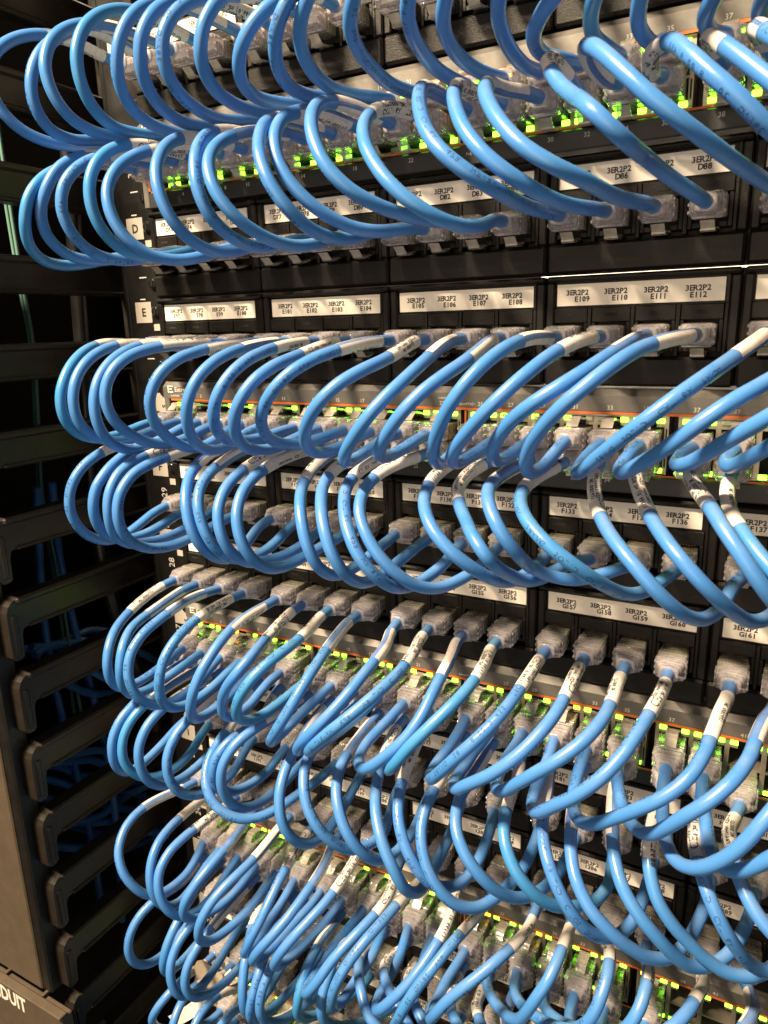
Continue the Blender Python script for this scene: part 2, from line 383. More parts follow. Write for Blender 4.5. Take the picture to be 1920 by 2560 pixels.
# ------------------------------------------------------------------ cables (centre lines in tenths of a millimetre, upper end first)
CAB = """C0:48,-195,769,44,-302,777,30,-407,793,6,-511,801,-25,-612,785,-56,-705,742,-78,-780,670,-83,-817,571,-68,-801,467,-37,-738,388,2,-647,348,40,-547,340,73,-446,349,96,-342,361,104,-235,367
C1:216,-195,769,215,-297,778,211,-399,796,203,-501,798,193,-597,763,183,-681,704,173,-753,632,165,-797,540,157,-794,439,157,-733,358,175,-637,331,200,-538,342,223,-439,357,239,-338,365,244,-235,367
C2:384,-195,769,378,-298,772,358,-398,780,330,-497,782,301,-595,769,276,-686,729,261,-760,659,260,-799,565,270,-787,465,289,-728,384,315,-637,344,342,-538,338,365,-438,348,380,-338,361,385,-235,367
C3:552,-195,769,548,-297,775,536,-399,789,518,-500,796,498,-599,781,479,-690,738,463,-762,668,451,-798,573,443,-785,472,439,-726,389,445,-635,343,465,-535,336,492,-436,344,516,-337,358,525,-235,367
C4:779,-195,769,775,-293,772,765,-391,778,748,-488,779,727,-584,766,704,-671,727,679,-737,659,651,-769,571,622,-758,478,601,-702,401,600,-617,353,615,-522,333,637,-426,329,657,-331,346,666,-235,367
C5:947,-195,769,944,-298,768,934,-400,765,918,-501,756,898,-600,737,877,-694,702,852,-774,642,823,-816,555,794,-800,459,772,-732,386,761,-639,346,763,-537,332,777,-436,339,797,-337,356,806,-235,367
C6:1115,-195,769,1110,-298,767,1092,-399,760,1066,-497,747,1033,-592,724,999,-682,689,963,-761,634,930,-809,551,908,-796,453,906,-727,378,916,-634,338,933,-533,324,957,-434,336,982,-337,356,992,-235,367
C7:1283,-195,769,1279,-298,766,1268,-400,757,1250,-500,743,1227,-597,719,1199,-689,682,1165,-767,625,1128,-814,542,1093,-806,447,1076,-737,375,1077,-640,343,1088,-538,336,1106,-437,343,1125,-337,358,1133,-235,367
C8:1510,-195,769,1506,-293,762,1493,-389,744,1472,-482,716,1444,-570,682,1407,-651,641,1359,-719,588,1299,-761,524,1234,-758,451,1184,-702,390,1167,-611,358,1186,-515,353,1223,-424,360,1259,-332,365,1273,-235,367
C9:1678,-195,769,1676,-298,765,1669,-400,751,1655,-500,730,1631,-596,702,1593,-684,665,1537,-756,617,1477,-797,546,1416,-791,465,1371,-730,396,1349,-638,356,1353,-536,348,1376,-437,356,1403,-337,364,1414,-235,367
C10:1846,-195,769,1842,-298,767,1826,-399,762,1800,-498,752,1760,-591,734,1708,-674,704,1644,-738,656,1576,-771,589,1507,-761,514,1459,-706,443,1447,-622,387,1465,-527,355,1501,-431,347,1538,-335,355,1554,-235,367
C11:2014,-195,769,2013,-298,767,2009,-400,759,1997,-502,745,1973,-599,723,1934,-688,691,1876,-759,644,1803,-796,584,1727,-785,517,1670,-724,458,1646,-634,417,1646,-536,386,1658,-436,362,1680,-336,357,1694,-235,367
C12:2241,-195,769,2242,-302,767,2243,-409,760,2237,-515,748,2219,-619,726,2181,-713,693,2120,-787,646,2041,-824,586,1958,-811,521,1894,-747,465,1860,-654,426,1849,-551,397,1853,-447,374,1869,-341,364,1881,-235,367
C13:2409,-195,769,2408,-298,767,2403,-400,758,2388,-501,742,2358,-596,718,2309,-680,684,2241,-742,640,2158,-771,587,2075,-759,529,2006,-708,473,1964,-628,426,1957,-532,389,1976,-434,365,2004,-336,357,2021,-235,367
C14:2577,-195,769,2579,-302,767,2583,-409,759,2581,-515,744,2562,-617,719,2521,-709,683,2454,-777,636,2368,-807,580,2279,-792,524,2204,-735,475,2156,-649,434,2136,-549,400,2136,-446,371,2147,-341,357,2161,-235,367
C15:2745,-195,769,2749,-302,765,2759,-408,749,2763,-512,721,2747,-610,680,2704,-695,632,2633,-753,577,2548,-769,514,2456,-748,463,2368,-699,428,2290,-629,402,2236,-541,376,2230,-436,358,2270,-337,358,2302,-235,367
C16:2972,-195,769,2972,-298,765,2969,-400,753,2955,-499,731,2923,-591,701,2868,-669,663,2793,-722,618,2706,-739,566,2616,-722,522,2529,-678,489,2461,-611,454,2413,-529,414,2398,-434,380,2422,-335,366,2442,-235,367
C17:3140,-195,769,3139,-298,765,3133,-400,752,3114,-498,730,3077,-589,701,3017,-665,665,2938,-716,625,2847,-734,583,2754,-717,541,2670,-672,505,2604,-603,467,2557,-522,426,2537,-431,382,2556,-334,358,2583,-235,367
C18:3308,-195,769,3309,-298,764,3309,-399,748,3299,-498,720,3273,-589,682,3224,-666,635,3153,-718,582,3066,-737,531,2975,-721,487,2892,-674,450,2821,-606,421,2766,-524,392,2729,-432,363,2737,-332,354,2769,-235,367
C19:3476,-195,769,3476,-302,763,3474,-407,744,3462,-509,711,3434,-602,668,3385,-682,616,3315,-738,559,3227,-763,503,3133,-751,454,3044,-705,417,2970,-632,391,2914,-543,373,2878,-443,359,2878,-337,355,2909,-235,367
D0:104,-235,283,105,-343,281,107,-450,272,108,-556,253,104,-658,219,90,-750,165,75,-818,84,50,-838,-18,9,-802,-109,-22,-718,-166,-29,-612,-183,-13,-506,-173,14,-404,-151,39,-302,-129,48,-195,-120
D1:244,-235,283,241,-337,284,229,-438,286,208,-538,280,182,-634,256,154,-715,201,126,-765,118,88,-780,25,70,-749,-69,78,-675,-138,107,-582,-166,144,-487,-163,180,-393,-146,207,-296,-127,216,-195,-120
D2:385,-235,283,381,-338,282,367,-440,279,345,-539,267,316,-634,240,286,-719,191,258,-780,113,245,-795,14,250,-758,-81,268,-683,-148,296,-589,-177,328,-492,-174,356,-395,-152,377,-297,-129,384,-195,-120
D3:525,-235,283,520,-338,285,505,-439,290,483,-539,288,457,-636,267,435,-721,214,421,-775,129,418,-787,27,425,-754,-69,442,-683,-140,469,-590,-173,500,-492,-172,527,-395,-152,546,-297,-129,552,-195,-120
D4:666,-235,283,656,-342,282,626,-444,275,586,-542,258,547,-635,222,520,-718,161,516,-778,72,539,-794,-30,579,-761,-123,628,-690,-184,678,-597,-203,720,-500,-189,753,-403,-159,773,-301,-131,779,-195,-120
D5:806,-235,283,801,-338,284,786,-439,286,772,-541,278,765,-638,247,774,-720,187,794,-777,104,823,-794,8,852,-763,-85,878,-691,-152,899,-596,-182,918,-495,-177,933,-396,-154,944,-297,-130,947,-195,-120
D6:992,-235,283,987,-338,284,974,-440,285,963,-541,276,964,-640,247,980,-724,191,1003,-783,111,1027,-805,14,1051,-774,-80,1073,-697,-143,1088,-600,-173,1098,-498,-172,1107,-397,-152,1113,-297,-129,1115,-195,-120
D7:1133,-235,283,1123,-337,282,1094,-436,275,1061,-531,258,1037,-625,224,1035,-711,168,1059,-774,91,1102,-793,1,1151,-759,-81,1194,-686,-139,1226,-594,-171,1251,-495,-179,1270,-395,-165,1281,-296,-138,1283,-195,-120
D8:1273,-235,283,1266,-342,286,1250,-448,289,1239,-554,279,1248,-653,241,1277,-733,176,1317,-792,97,1367,-816,6,1419,-789,-82,1460,-716,-148,1488,-617,-176,1503,-511,-173,1509,-406,-151,1510,-302,-129,1510,-195,-120
D9:1414,-235,283,1402,-332,289,1371,-425,301,1335,-517,299,1309,-606,267,1308,-676,199,1334,-716,113,1380,-720,27,1437,-690,-47,1495,-633,-103,1549,-559,-138,1599,-475,-149,1640,-386,-141,1668,-293,-127,1678,-195,-120
D10:1554,-235,283,1544,-341,288,1518,-445,299,1492,-549,298,1485,-651,269,1506,-733,205,1546,-785,121,1601,-802,31,1669,-773,-45,1736,-706,-94,1787,-616,-119,1820,-515,-128,1838,-409,-127,1845,-302,-122,1846,-195,-120
D11:1694,-235,283,1684,-337,284,1661,-437,277,1645,-534,247,1652,-618,188,1687,-682,116,1742,-726,42,1809,-748,-33,1884,-736,-101,1955,-683,-152,2006,-598,-175,2029,-498,-170,2029,-397,-150,2019,-297,-128,2014,-195,-120
D12:1881,-235,283,1867,-341,288,1849,-446,296,1852,-552,286,1879,-642,235,1918,-714,166,1967,-773,92,2035,-806,17,2116,-790,-50,2181,-721,-96,2213,-622,-120,2225,-516,-127,2233,-409,-126,2239,-302,-122,2241,-195,-120
D13:2021,-235,283,2001,-331,284,1972,-425,290,1965,-522,280,1988,-603,229,2025,-662,160,2075,-707,88,2139,-730,17,2212,-715,-46,2278,-659,-93,2324,-577,-120,2357,-485,-130,2383,-390,-129,2402,-293,-124,2409,-195,-120
D14:2161,-235,283,2138,-339,277,2100,-439,271,2089,-544,261,2111,-638,217,2156,-708,150,2215,-761,78,2288,-791,6,2374,-775,-53,2447,-708,-91,2489,-613,-114,2514,-509,-124,2541,-406,-125,2567,-302,-122,2577,-195,-120
D15:2302,-235,283,2291,-338,304,2273,-440,328,2284,-533,287,2337,-588,213,2399,-651,154,2444,-739,115,2502,-807,60,2574,-783,-9,2606,-687,-35,2608,-581,-31,2624,-477,-42,2665,-383,-71,2717,-296,-104,2745,-195,-120
D16:2442,-235,283,2418,-334,275,2396,-432,296,2401,-533,311,2442,-623,287,2503,-685,231,2569,-724,163,2641,-737,92,2717,-713,28,2784,-654,-22,2838,-574,-58,2884,-486,-84,2923,-393,-103,2957,-296,-116,2972,-195,-120
D17:2583,-235,283,2565,-331,272,2578,-428,285,2620,-516,290,2669,-597,263,2720,-660,208,2781,-700,142,2851,-711,73,2918,-688,5,2981,-638,-50,3037,-567,-89,3083,-483,-111,3115,-390,-119,3134,-293,-121,3140,-195,-120
D18:2769,-235,283,2755,-336,295,2745,-438,302,2776,-528,267,2835,-586,207,2900,-630,140,2967,-670,73,3039,-700,6,3119,-703,-57,3200,-668,-110,3264,-596,-142,3302,-501,-150,3314,-400,-140,3311,-298,-126,3308,-195,-120
D19:2909,-235,283,2893,-336,292,2871,-436,299,2880,-534,277,2924,-612,227,2984,-670,167,3055,-706,102,3135,-716,39,3219,-698,-18,3298,-652,-64,3366,-582,-96,3419,-495,-114,3453,-399,-121,3471,-298,-121,3476,-195,-120
E0:48,-195,-564,48,-298,-561,51,-400,-554,57,-503,-554,67,-603,-574,80,-694,-620,89,-768,-691,89,-810,-784,85,-801,-885,83,-738,-964,86,-643,-1002,91,-540,-1007,97,-439,-992,102,-338,-974,104,-235,-967
E1:216,-195,-564,213,-298,-562,205,-400,-557,194,-503,-558,183,-603,-576,174,-695,-620,168,-767,-693,166,-803,-788,165,-792,-890,174,-731,-970,192,-638,-1010,211,-537,-1013,229,-437,-996,241,-337,-976,244,-235,-967
E2:384,-195,-564,381,-302,-561,371,-408,-557,357,-514,-560,345,-618,-583,334,-712,-632,327,-785,-709,324,-820,-809,323,-808,-915,325,-747,-1001,334,-650,-1042,348,-545,-1035,366,-443,-1008,380,-341,-978,385,-235,-967
E3:552,-195,-564,549,-302,-564,537,-409,-563,518,-514,-565,492,-617,-576,461,-716,-605,432,-795,-669,414,-830,-767,416,-807,-870,436,-739,-950,461,-650,-1003,486,-548,-1021,507,-444,-1006,521,-341,-979,525,-235,-967
E4:779,-195,-564,779,-298,-565,776,-400,-569,768,-503,-578,751,-603,-593,724,-697,-623,689,-771,-684,658,-803,-775,641,-781,-873,643,-718,-953,652,-634,-1011,661,-535,-1033,665,-434,-1014,666,-336,-982,666,-235,-967
E5:947,-195,-564,948,-298,-565,951,-401,-570,952,-503,-580,946,-604,-599,929,-698,-636,901,-771,-701,869,-803,-793,841,-784,-889,818,-725,-969,802,-637,-1019,797,-536,-1031,799,-435,-1009,804,-337,-980,806,-235,-967
E6:1115,-195,-564,1117,-298,-566,1122,-401,-571,1126,-503,-580,1125,-604,-596,1114,-702,-626,1086,-782,-683,1045,-821,-767,1005,-802,-859,974,-736,-930,961,-643,-971,963,-541,-984,975,-439,-981,988,-338,-971,992,-235,-967
E7:1283,-195,-564,1284,-302,-569,1286,-408,-583,1286,-514,-601,1277,-619,-621,1257,-720,-649,1220,-804,-704,1172,-844,-789,1128,-823,-883,1098,-752,-957,1087,-656,-1001,1094,-550,-1012,1110,-445,-997,1127,-341,-976,1133,-235,-967
E8:1510,-195,-564,1508,-298,-566,1500,-400,-571,1484,-501,-582,1455,-598,-599,1410,-686,-629,1352,-754,-679,1287,-785,-751,1228,-771,-833,1191,-715,-910,1184,-630,-965,1202,-532,-991,1234,-435,-989,1262,-337,-975,1273,-235,-967
E9:1678,-195,-564,1682,-302,-570,1693,-407,-586,1699,-512,-609,1690,-615,-634,1658,-713,-663,1600,-789,-710,1529,-822,-782,1463,-803,-864,1414,-743,-937,1385,-655,-990,1380,-551,-1011,1391,-445,-1001,1407,-341,-979,1414,-235,-967
E10:1846,-195,-564,1848,-302,-569,1854,-408,-585,1858,-511,-612,1853,-612,-648,1830,-704,-697,1783,-776,-761,1720,-810,-839,1653,-799,-921,1590,-744,-988,1547,-655,-1024,1531,-549,-1025,1536,-445,-1003,1548,-341,-978,1554,-235,-967
E11:2014,-195,-564,2018,-298,-569,2026,-399,-585,2028,-499,-610,2015,-596,-642,1980,-684,-681,1925,-751,-735,1860,-783,-807,1794,-772,-885,1735,-722,-951,1694,-640,-996,1678,-540,-1010,1682,-437,-1000,1692,-337,-980,1694,-235,-967
E12:2241,-195,-564,2239,-298,-563,2232,-400,-560,2217,-502,-564,2194,-601,-582,2159,-689,-620,2108,-751,-683,2048,-769,-764,1994,-746,-847,1947,-697,-925,1913,-626,-991,1894,-534,-1029,1887,-432,-1023,1883,-335,-988,1881,-235,-967
E13:2409,-195,-564,2405,-298,-566,2391,-399,-572,2368,-499,-588,2337,-593,-615,2296,-676,-659,2237,-734,-720,2168,-755,-791,2097,-741,-865,2033,-699,-933,1987,-629,-991,1971,-533,-1020,1986,-432,-1010,2010,-336,-983,2021,-235,-967
E14:2577,-195,-564,2574,-298,-568,2563,-399,-579,2544,-499,-599,2517,-594,-625,2477,-682,-660,2411,-745,-707,2328,-764,-763,2250,-741,-825,2189,-692,-891,2145,-625,-955,2125,-536,-1000,2132,-434,-1005,2151,-336,-983,2161,-235,-967
E15:2745,-195,-564,2735,-301,-565,2703,-403,-570,2662,-501,-581,2620,-598,-600,2576,-689,-634,2513,-753,-690,2436,-771,-760,2364,-746,-835,2306,-698,-910,2269,-632,-985,2262,-540,-1037,2277,-436,-1031,2295,-338,-991,2302,-235,-967
E16:2972,-195,-564,2963,-301,-572,2936,-402,-595,2900,-499,-624,2865,-596,-652,2825,-691,-683,2763,-761,-733,2684,-782,-801,2607,-756,-869,2538,-704,-932,2477,-636,-989,2432,-547,-1023,2418,-442,-1014,2431,-340,-983,2442,-235,-967
E17:3140,-195,-564,3135,-297,-571,3118,-396,-594,3087,-488,-627,3042,-573,-664,2984,-650,-701,2914,-711,-744,2837,-738,-805,2762,-724,-874,2691,-679,-933,2627,-616,-981,2578,-533,-1016,2559,-433,-1012,2571,-336,-983,2583,-235,-967
E18:3308,-195,-564,3312,-302,-562,3318,-409,-557,3314,-516,-560,3287,-617,-580,3232,-699,-620,3155,-745,-677,3070,-750,-741,2988,-722,-803,2913,-674,-863,2845,-615,-923,2784,-542,-970,2744,-446,-988,2750,-340,-973,2769,-235,-967
E19:3476,-195,-564,3479,-298,-562,3483,-401,-557,3476,-503,-559,3446,-600,-576,3390,-677,-612,3314,-721,-665,3231,-723,-725,3154,-690,-784,3086,-636,-839,3024,-574,-892,2963,-510,-946,2911,-433,-988,2891,-334,-988,2909,-235,-967
F0:104,-235,-1051,103,-338,-1050,97,-441,-1051,86,-542,-1063,67,-639,-1093,44,-721,-1150,24,-773,-1235,11,-783,-1336,9,-750,-1433,14,-682,-1509,24,-589,-1550,33,-488,-1546,42,-391,-1512,48,-296,-1474,48,-195,-1454
F1:244,-235,-1051,248,-342,-1049,260,-449,-1047,273,-555,-1054,280,-658,-1079,276,-753,-1129,261,-821,-1209,246,-836,-1312,230,-797,-1410,216,-718,-1480,209,-617,-1512,210,-510,-1515,215,-405,-1497,218,-301,-1471,216,-195,-1454
F2:385,-235,-1051,385,-342,-1053,382,-449,-1062,376,-555,-1076,362,-659,-1096,349,-754,-1142,343,-816,-1228,336,-828,-1333,320,-793,-1431,309,-711,-1497,317,-607,-1521,342,-503,-1522,368,-401,-1505,384,-300,-1474,384,-195,-1454
F3:525,-235,-1051,523,-346,-1054,516,-457,-1063,502,-567,-1077,483,-675,-1096,461,-776,-1137,446,-847,-1220,439,-862,-1329,436,-818,-1430,444,-730,-1496,464,-623,-1522,492,-516,-1515,521,-411,-1490,545,-305,-1465,552,-195,-1454
F4:666,-235,-1051,667,-338,-1055,672,-440,-1068,683,-541,-1087,705,-636,-1119,739,-718,-1171,777,-775,-1247,810,-792,-1343,834,-760,-1436,846,-686,-1506,839,-590,-1540,822,-489,-1534,802,-392,-1504,786,-296,-1470,779,-195,-1454
F5:806,-235,-1051,803,-333,-1056,797,-430,-1071,789,-524,-1096,787,-616,-1130,797,-697,-1183,825,-750,-1260,859,-763,-1351,886,-734,-1439,908,-665,-1505,927,-574,-1533,943,-478,-1530,953,-383,-1505,952,-291,-1472,947,-195,-1454
F6:992,-235,-1051,989,-338,-1055,981,-439,-1068,970,-539,-1090,962,-636,-1124,962,-725,-1174,974,-790,-1252,997,-807,-1350,1017,-769,-1442,1033,-688,-1502,1052,-590,-1524,1079,-491,-1524,1104,-393,-1504,1117,-296,-1474,1115,-195,-1454
F7:1133,-235,-1051,1127,-342,-1053,1111,-448,-1063,1093,-551,-1082,1079,-652,-1115,1079,-745,-1168,1095,-812,-1249,1124,-832,-1349,1152,-795,-1444,1173,-710,-1505,1190,-606,-1518,1214,-503,-1503,1245,-403,-1480,1273,-301,-1460,1283,-195,-1454
F8:1273,-235,-1051,1271,-333,-1058,1270,-430,-1078,1276,-524,-1107,1297,-612,-1145,1333,-689,-1195,1375,-746,-1263,1412,-770,-1350,1439,-746,-1441,1455,-674,-1504,1466,-579,-1525,1479,-482,-1515,1495,-387,-1491,1508,-293,-1467,1510,-195,-1454
F9:1414,-235,-1051,1409,-342,-1056,1400,-447,-1073,1402,-551,-1098,1425,-650,-1133,1468,-736,-1180,1518,-802,-1247,1565,-830,-1339,1601,-799,-1433,1621,-718,-1498,1629,-614,-1520,1639,-508,-1510,1656,-405,-1487,1672,-301,-1463,1678,-195,-1454
F10:1554,-235,-1051,1545,-342,-1056,1526,-446,-1072,1514,-548,-1101,1529,-645,-1143,1571,-729,-1195,1624,-792,-1262,1683,-818,-1347,1739,-788,-1432,1773,-711,-1497,1793,-610,-1525,1814,-505,-1522,1836,-403,-1501,1848,-300,-1471,1846,-195,-1454
F11:1694,-235,-1051,1681,-337,-1054,1649,-433,-1067,1615,-527,-1094,1600,-617,-1140,1620,-694,-1204,1671,-741,-1279,1733,-750,-1360,1795,-721,-1436,1850,-660,-1497,1899,-575,-1528,1943,-483,-1524,1983,-391,-1501,2008,-296,-1470,2014,-195,-1454
F12:1881,-235,-1051,1873,-333,-1056,1859,-429,-1074,1853,-523,-1102,1869,-614,-1137,1907,-694,-1178,1966,-752,-1232,2038,-766,-1296,2103,-731,-1360,2147,-664,-1416,2175,-580,-1458,2196,-485,-1477,2217,-389,-1474,2234,-293,-1461,2241,-195,-1454
F13:2021,-235,-1051,2001,-331,-1060,1966,-419,-1088,1960,-506,-1131,2001,-582,-1178,2057,-656,-1212,2110,-736,-1233,2175,-778,-1288,2207,-718,-1356,2224,-636,-1407,2254,-553,-1451,2289,-463,-1466,2329,-373,-1452,2373,-286,-1442,2409,-195,-1454
F14:2161,-235,-1051,2154,-337,-1054,2137,-438,-1062,2126,-539,-1075,2136,-640,-1092,2173,-727,-1128,2229,-771,-1199,2277,-739,-1281,2285,-657,-1341,2281,-567,-1389,2323,-489,-1438,2403,-432,-1465,2485,-371,-1455,2548,-292,-1444,2577,-195,-1454
F15:2302,-235,-1051,2286,-336,-1058,2253,-432,-1076,2236,-531,-1097,2253,-627,-1126,2301,-711,-1162,2373,-766,-1210,2456,-773,-1268,2525,-731,-1331,2570,-658,-1387,2605,-574,-1435,2644,-484,-1466,2685,-390,-1469,2721,-295,-1454,2745,-195,-1454
F16:2442,-235,-1051,2448,-331,-1069,2466,-418,-1111,2498,-501,-1155,2540,-584,-1188,2591,-662,-1219,2655,-722,-1263,2725,-743,-1328,2787,-715,-1398,2834,-651,-1455,2873,-569,-1491,2908,-477,-1499,2934,-384,-1479,2951,-291,-1453,2972,-195,-1454
F17:2583,-235,-1051,2593,-332,-1062,2622,-421,-1092,2660,-505,-1127,2700,-590,-1158,2747,-671,-1188,2808,-731,-1235,2877,-743,-1302,2935,-703,-1370,2977,-635,-1428,3015,-558,-1475,3058,-472,-1497,3099,-383,-1487,3129,-292,-1465,3140,-195,-1454
F18:2769,-235,-1051,2780,-333,-1056,2808,-426,-1068,2842,-518,-1081,2877,-608,-1098,2920,-688,-1135,2977,-737,-1198,3034,-741,-1277,3086,-706,-1352,3141,-643,-1405,3193,-566,-1435,3239,-480,-1449,3276,-389,-1454,3300,-293,-1454,3308,-195,-1454
F19:2909,-235,-1051,2907,-333,-1062,2910,-427,-1091,2929,-517,-1126,2970,-598,-1164,3023,-666,-1211,3090,-711,-1267,3171,-722,-1321,3254,-699,-1368,3329,-647,-1403,3390,-573,-1428,3432,-486,-1442,3459,-391,-1450,3473,-294,-1453,3476,-195,-1454
G0:48,-195,-1898,43,-293,-1907,37,-389,-1928,40,-484,-1954,57,-577,-1980,89,-667,-2005,124,-746,-2052,140,-789,-2137,134,-778,-2234,125,-719,-2311,122,-626,-2339,123,-528,-2338,121,-430,-2326,115,-332,-2311,104,-235,-2300
G1:216,-195,-1898,206,-297,-1904,194,-397,-1926,190,-497,-1948,197,-599,-1964,223,-696,-1983,254,-777,-2037,262,-814,-2130,251,-802,-2231,238,-742,-2312,234,-644,-2338,238,-542,-2333,245,-440,-2321,248,-337,-2309,244,-235,-2300
G2:384,-195,-1898,378,-302,-1889,369,-408,-1887,361,-514,-1904,348,-616,-1933,331,-712,-1976,323,-790,-2049,332,-827,-2148,352,-813,-2251,375,-750,-2333,394,-652,-2370,410,-546,-2367,414,-441,-2350,400,-339,-2320,385,-235,-2300
G3:552,-195,-1898,551,-298,-1898,549,-401,-1900,544,-503,-1911,539,-602,-1936,531,-694,-1980,523,-768,-2051,517,-804,-2146,507,-795,-2247,499,-733,-2327,502,-638,-2363,513,-536,-2362,524,-436,-2341,527,-337,-2315,525,-235,-2300
G4:779,-195,-1898,782,-302,-1898,788,-409,-1896,794,-516,-1901,797,-620,-1928,793,-713,-1979,776,-787,-2055,750,-824,-2151,717,-814,-2252,683,-754,-2332,660,-656,-2366,656,-549,-2363,663,-445,-2342,667,-341,-2314,666,-235,-2300
G5:947,-195,-1898,944,-297,-1910,945,-397,-1933,960,-498,-1948,991,-596,-1947,1009,-695,-1961,977,-767,-2023,916,-774,-2104,866,-755,-2191,838,-722,-2284,830,-641,-2343,827,-539,-2346,819,-438,-2326,810,-338,-2307,806,-235,-2300
G6:1115,-195,-1898,1127,-301,-1901,1150,-405,-1905,1166,-511,-1909,1165,-617,-1919,1140,-717,-1946,1097,-796,-2003,1047,-834,-2088,1005,-819,-2184,978,-755,-2264,970,-660,-2310,974,-554,-2320,981,-448,-2315,987,-342,-2303,992,-235,-2300
G7:1283,-195,-1898,1290,-302,-1901,1305,-408,-1909,1319,-513,-1926,1326,-615,-1958,1321,-708,-2009,1300,-783,-2083,1258,-824,-2171,1201,-818,-2261,1148,-756,-2328,1118,-658,-2356,1111,-551,-2352,1119,-446,-2331,1130,-342,-2311,1133,-235,-2300
G8:1510,-195,-1898,1530,-304,-1903,1564,-410,-1912,1578,-520,-1925,1572,-627,-1955,1547,-721,-2008,1499,-793,-2078,1432,-832,-2157,1359,-828,-2241,1305,-773,-2319,1276,-674,-2360,1267,-564,-2360,1268,-455,-2336,1271,-346,-2310,1273,-235,-2300
G9:1678,-195,-1898,1690,-315,-1901,1715,-432,-1909,1727,-552,-1921,1715,-669,-1944,1674,-774,-1986,1607,-850,-2049,1524,-882,-2130,1444,-861,-2216,1380,-793,-2291,1340,-692,-2342,1331,-575,-2367,1346,-456,-2366,1377,-342,-2341,1414,-235,-2300
G10:1846,-195,-1898,1860,-301,-1901,1882,-405,-1912,1890,-508,-1937,1887,-604,-1983,1872,-684,-2052,1830,-744,-2129,1762,-779,-2204,1687,-783,-2279,1608,-740,-2335,1550,-654,-2355,1528,-551,-2348,1536,-445,-2331,1550,-341,-2311,1554,-235,-2300
G11:2014,-195,-1898,2023,-302,-1897,2041,-408,-1898,2048,-514,-1911,2032,-616,-1941,1991,-701,-1989,1933,-763,-2055,1869,-796,-2134,1808,-796,-2222,1749,-749,-2297,1708,-660,-2337,1691,-554,-2341,1689,-448,-2326,1692,-342,-2308,1694,-235,-2300
G12:2241,-195,-1898,2242,-302,-1895,2246,-409,-1893,2244,-516,-1902,2230,-618,-1931,2194,-705,-1982,2137,-767,-2047,2069,-796,-2124,2003,-790,-2207,1945,-743,-2283,1901,-658,-2328,1883,-553,-2341,1886,-447,-2332,1889,-341,-2314,1881,-235,-2300
G13:2409,-195,-1898,2410,-306,-1895,2415,-418,-1892,2418,-529,-1904,2404,-633,-1938,2363,-720,-1994,2300,-778,-2065,2222,-803,-2139,2137,-796,-2211,2062,-757,-2283,2012,-674,-2334,1996,-565,-2345,2002,-455,-2329,2015,-346,-2309,2021,-235,-2300
G14:2577,-195,-1898,2578,-306,-1894,2584,-417,-1886,2591,-529,-1885,2583,-638,-1903,2543,-732,-1946,2473,-790,-2009,2392,-805,-2082,2316,-787,-2162,2250,-744,-2240,2195,-669,-2300,2160,-567,-2326,2149,-456,-2322,2157,-346,-2309,2161,-235,-2300
G15:2745,-195,-1898,2745,-306,-1893,2742,-418,-1886,2732,-528,-1890,2710,-634,-1918,2673,-722,-1975,2615,-778,-2050,2541,-797,-2130,2462,-783,-2208,2395,-742,-2287,2343,-666,-2348,2313,-562,-2365,2308,-452,-2347,2311,-345,-2317,2302,-235,-2300
G16:2972,-195,-1898,2966,-302,-1900,2952,-408,-1909,2940,-512,-1928,2923,-612,-1965,2885,-694,-2020,2817,-740,-2088,2737,-746,-2159,2661,-726,-2232,2591,-692,-2305,2522,-634,-2361,2469,-543,-2377,2448,-441,-2354,2445,-340,-2318,2442,-235,-2300
G17:3140,-195,-1898,3126,-297,-1899,3098,-396,-1907,3078,-495,-1925,3060,-591,-1955,3021,-674,-2000,2960,-727,-2063,2891,-738,-2138,2833,-716,-2219,2782,-670,-2296,2728,-603,-2350,2671,-519,-2364,2624,-430,-2345,2594,-336,-2315,2583,-235,-2300
G18:3308,-195,-1898,3304,-306,-1895,3289,-417,-1894,3260,-524,-1906,3219,-621,-1939,3169,-701,-1998,3115,-754,-2080,3060,-776,-2174,2997,-766,-2265,2929,-725,-2343,2864,-650,-2391,2816,-550,-2391,2790,-448,-2357,2776,-345,-2317,2769,-235,-2300
G19:3476,-195,-1898,3474,-306,-1894,3463,-417,-1889,3437,-525,-1893,3394,-625,-1918,3336,-706,-1966,3267,-758,-2037,3198,-777,-2121,3132,-766,-2210,3070,-729,-2295,3013,-656,-2355,2970,-555,-2367,2943,-450,-2343,2919,-345,-2313,2909,-235,-2300
H0:104,-235,-2384,109,-338,-2385,122,-440,-2393,132,-542,-2410,130,-640,-2441,115,-728,-2493,105,-788,-2575,102,-803,-2677,94,-772,-2774,79,-698,-2843,64,-599,-2865,58,-497,-2854,56,-397,-2829,52,-297,-2801,48,-195,-2787
H1:244,-235,-2384,241,-337,-2386,229,-438,-2394,210,-537,-2413,186,-630,-2448,162,-710,-2506,148,-763,-2591,152,-779,-2692,172,-749,-2787,203,-679,-2853,232,-585,-2880,249,-485,-2873,251,-387,-2846,234,-293,-2809,216,-195,-2787
H2:385,-235,-2384,382,-342,-2384,375,-449,-2384,365,-555,-2391,351,-658,-2415,333,-749,-2467,323,-808,-2555,327,-821,-2660,337,-790,-2761,351,-715,-2834,365,-613,-2862,378,-507,-2855,387,-404,-2831,387,-301,-2801,384,-195,-2787
H3:525,-235,-2384,525,-338,-2386,522,-440,-2396,516,-541,-2416,504,-637,-2451,488,-720,-2508,481,-776,-2593,491,-790,-2694,514,-758,-2788,543,-685,-2852,569,-589,-2877,586,-488,-2871,585,-389,-2843,568,-294,-2808,552,-195,-2787
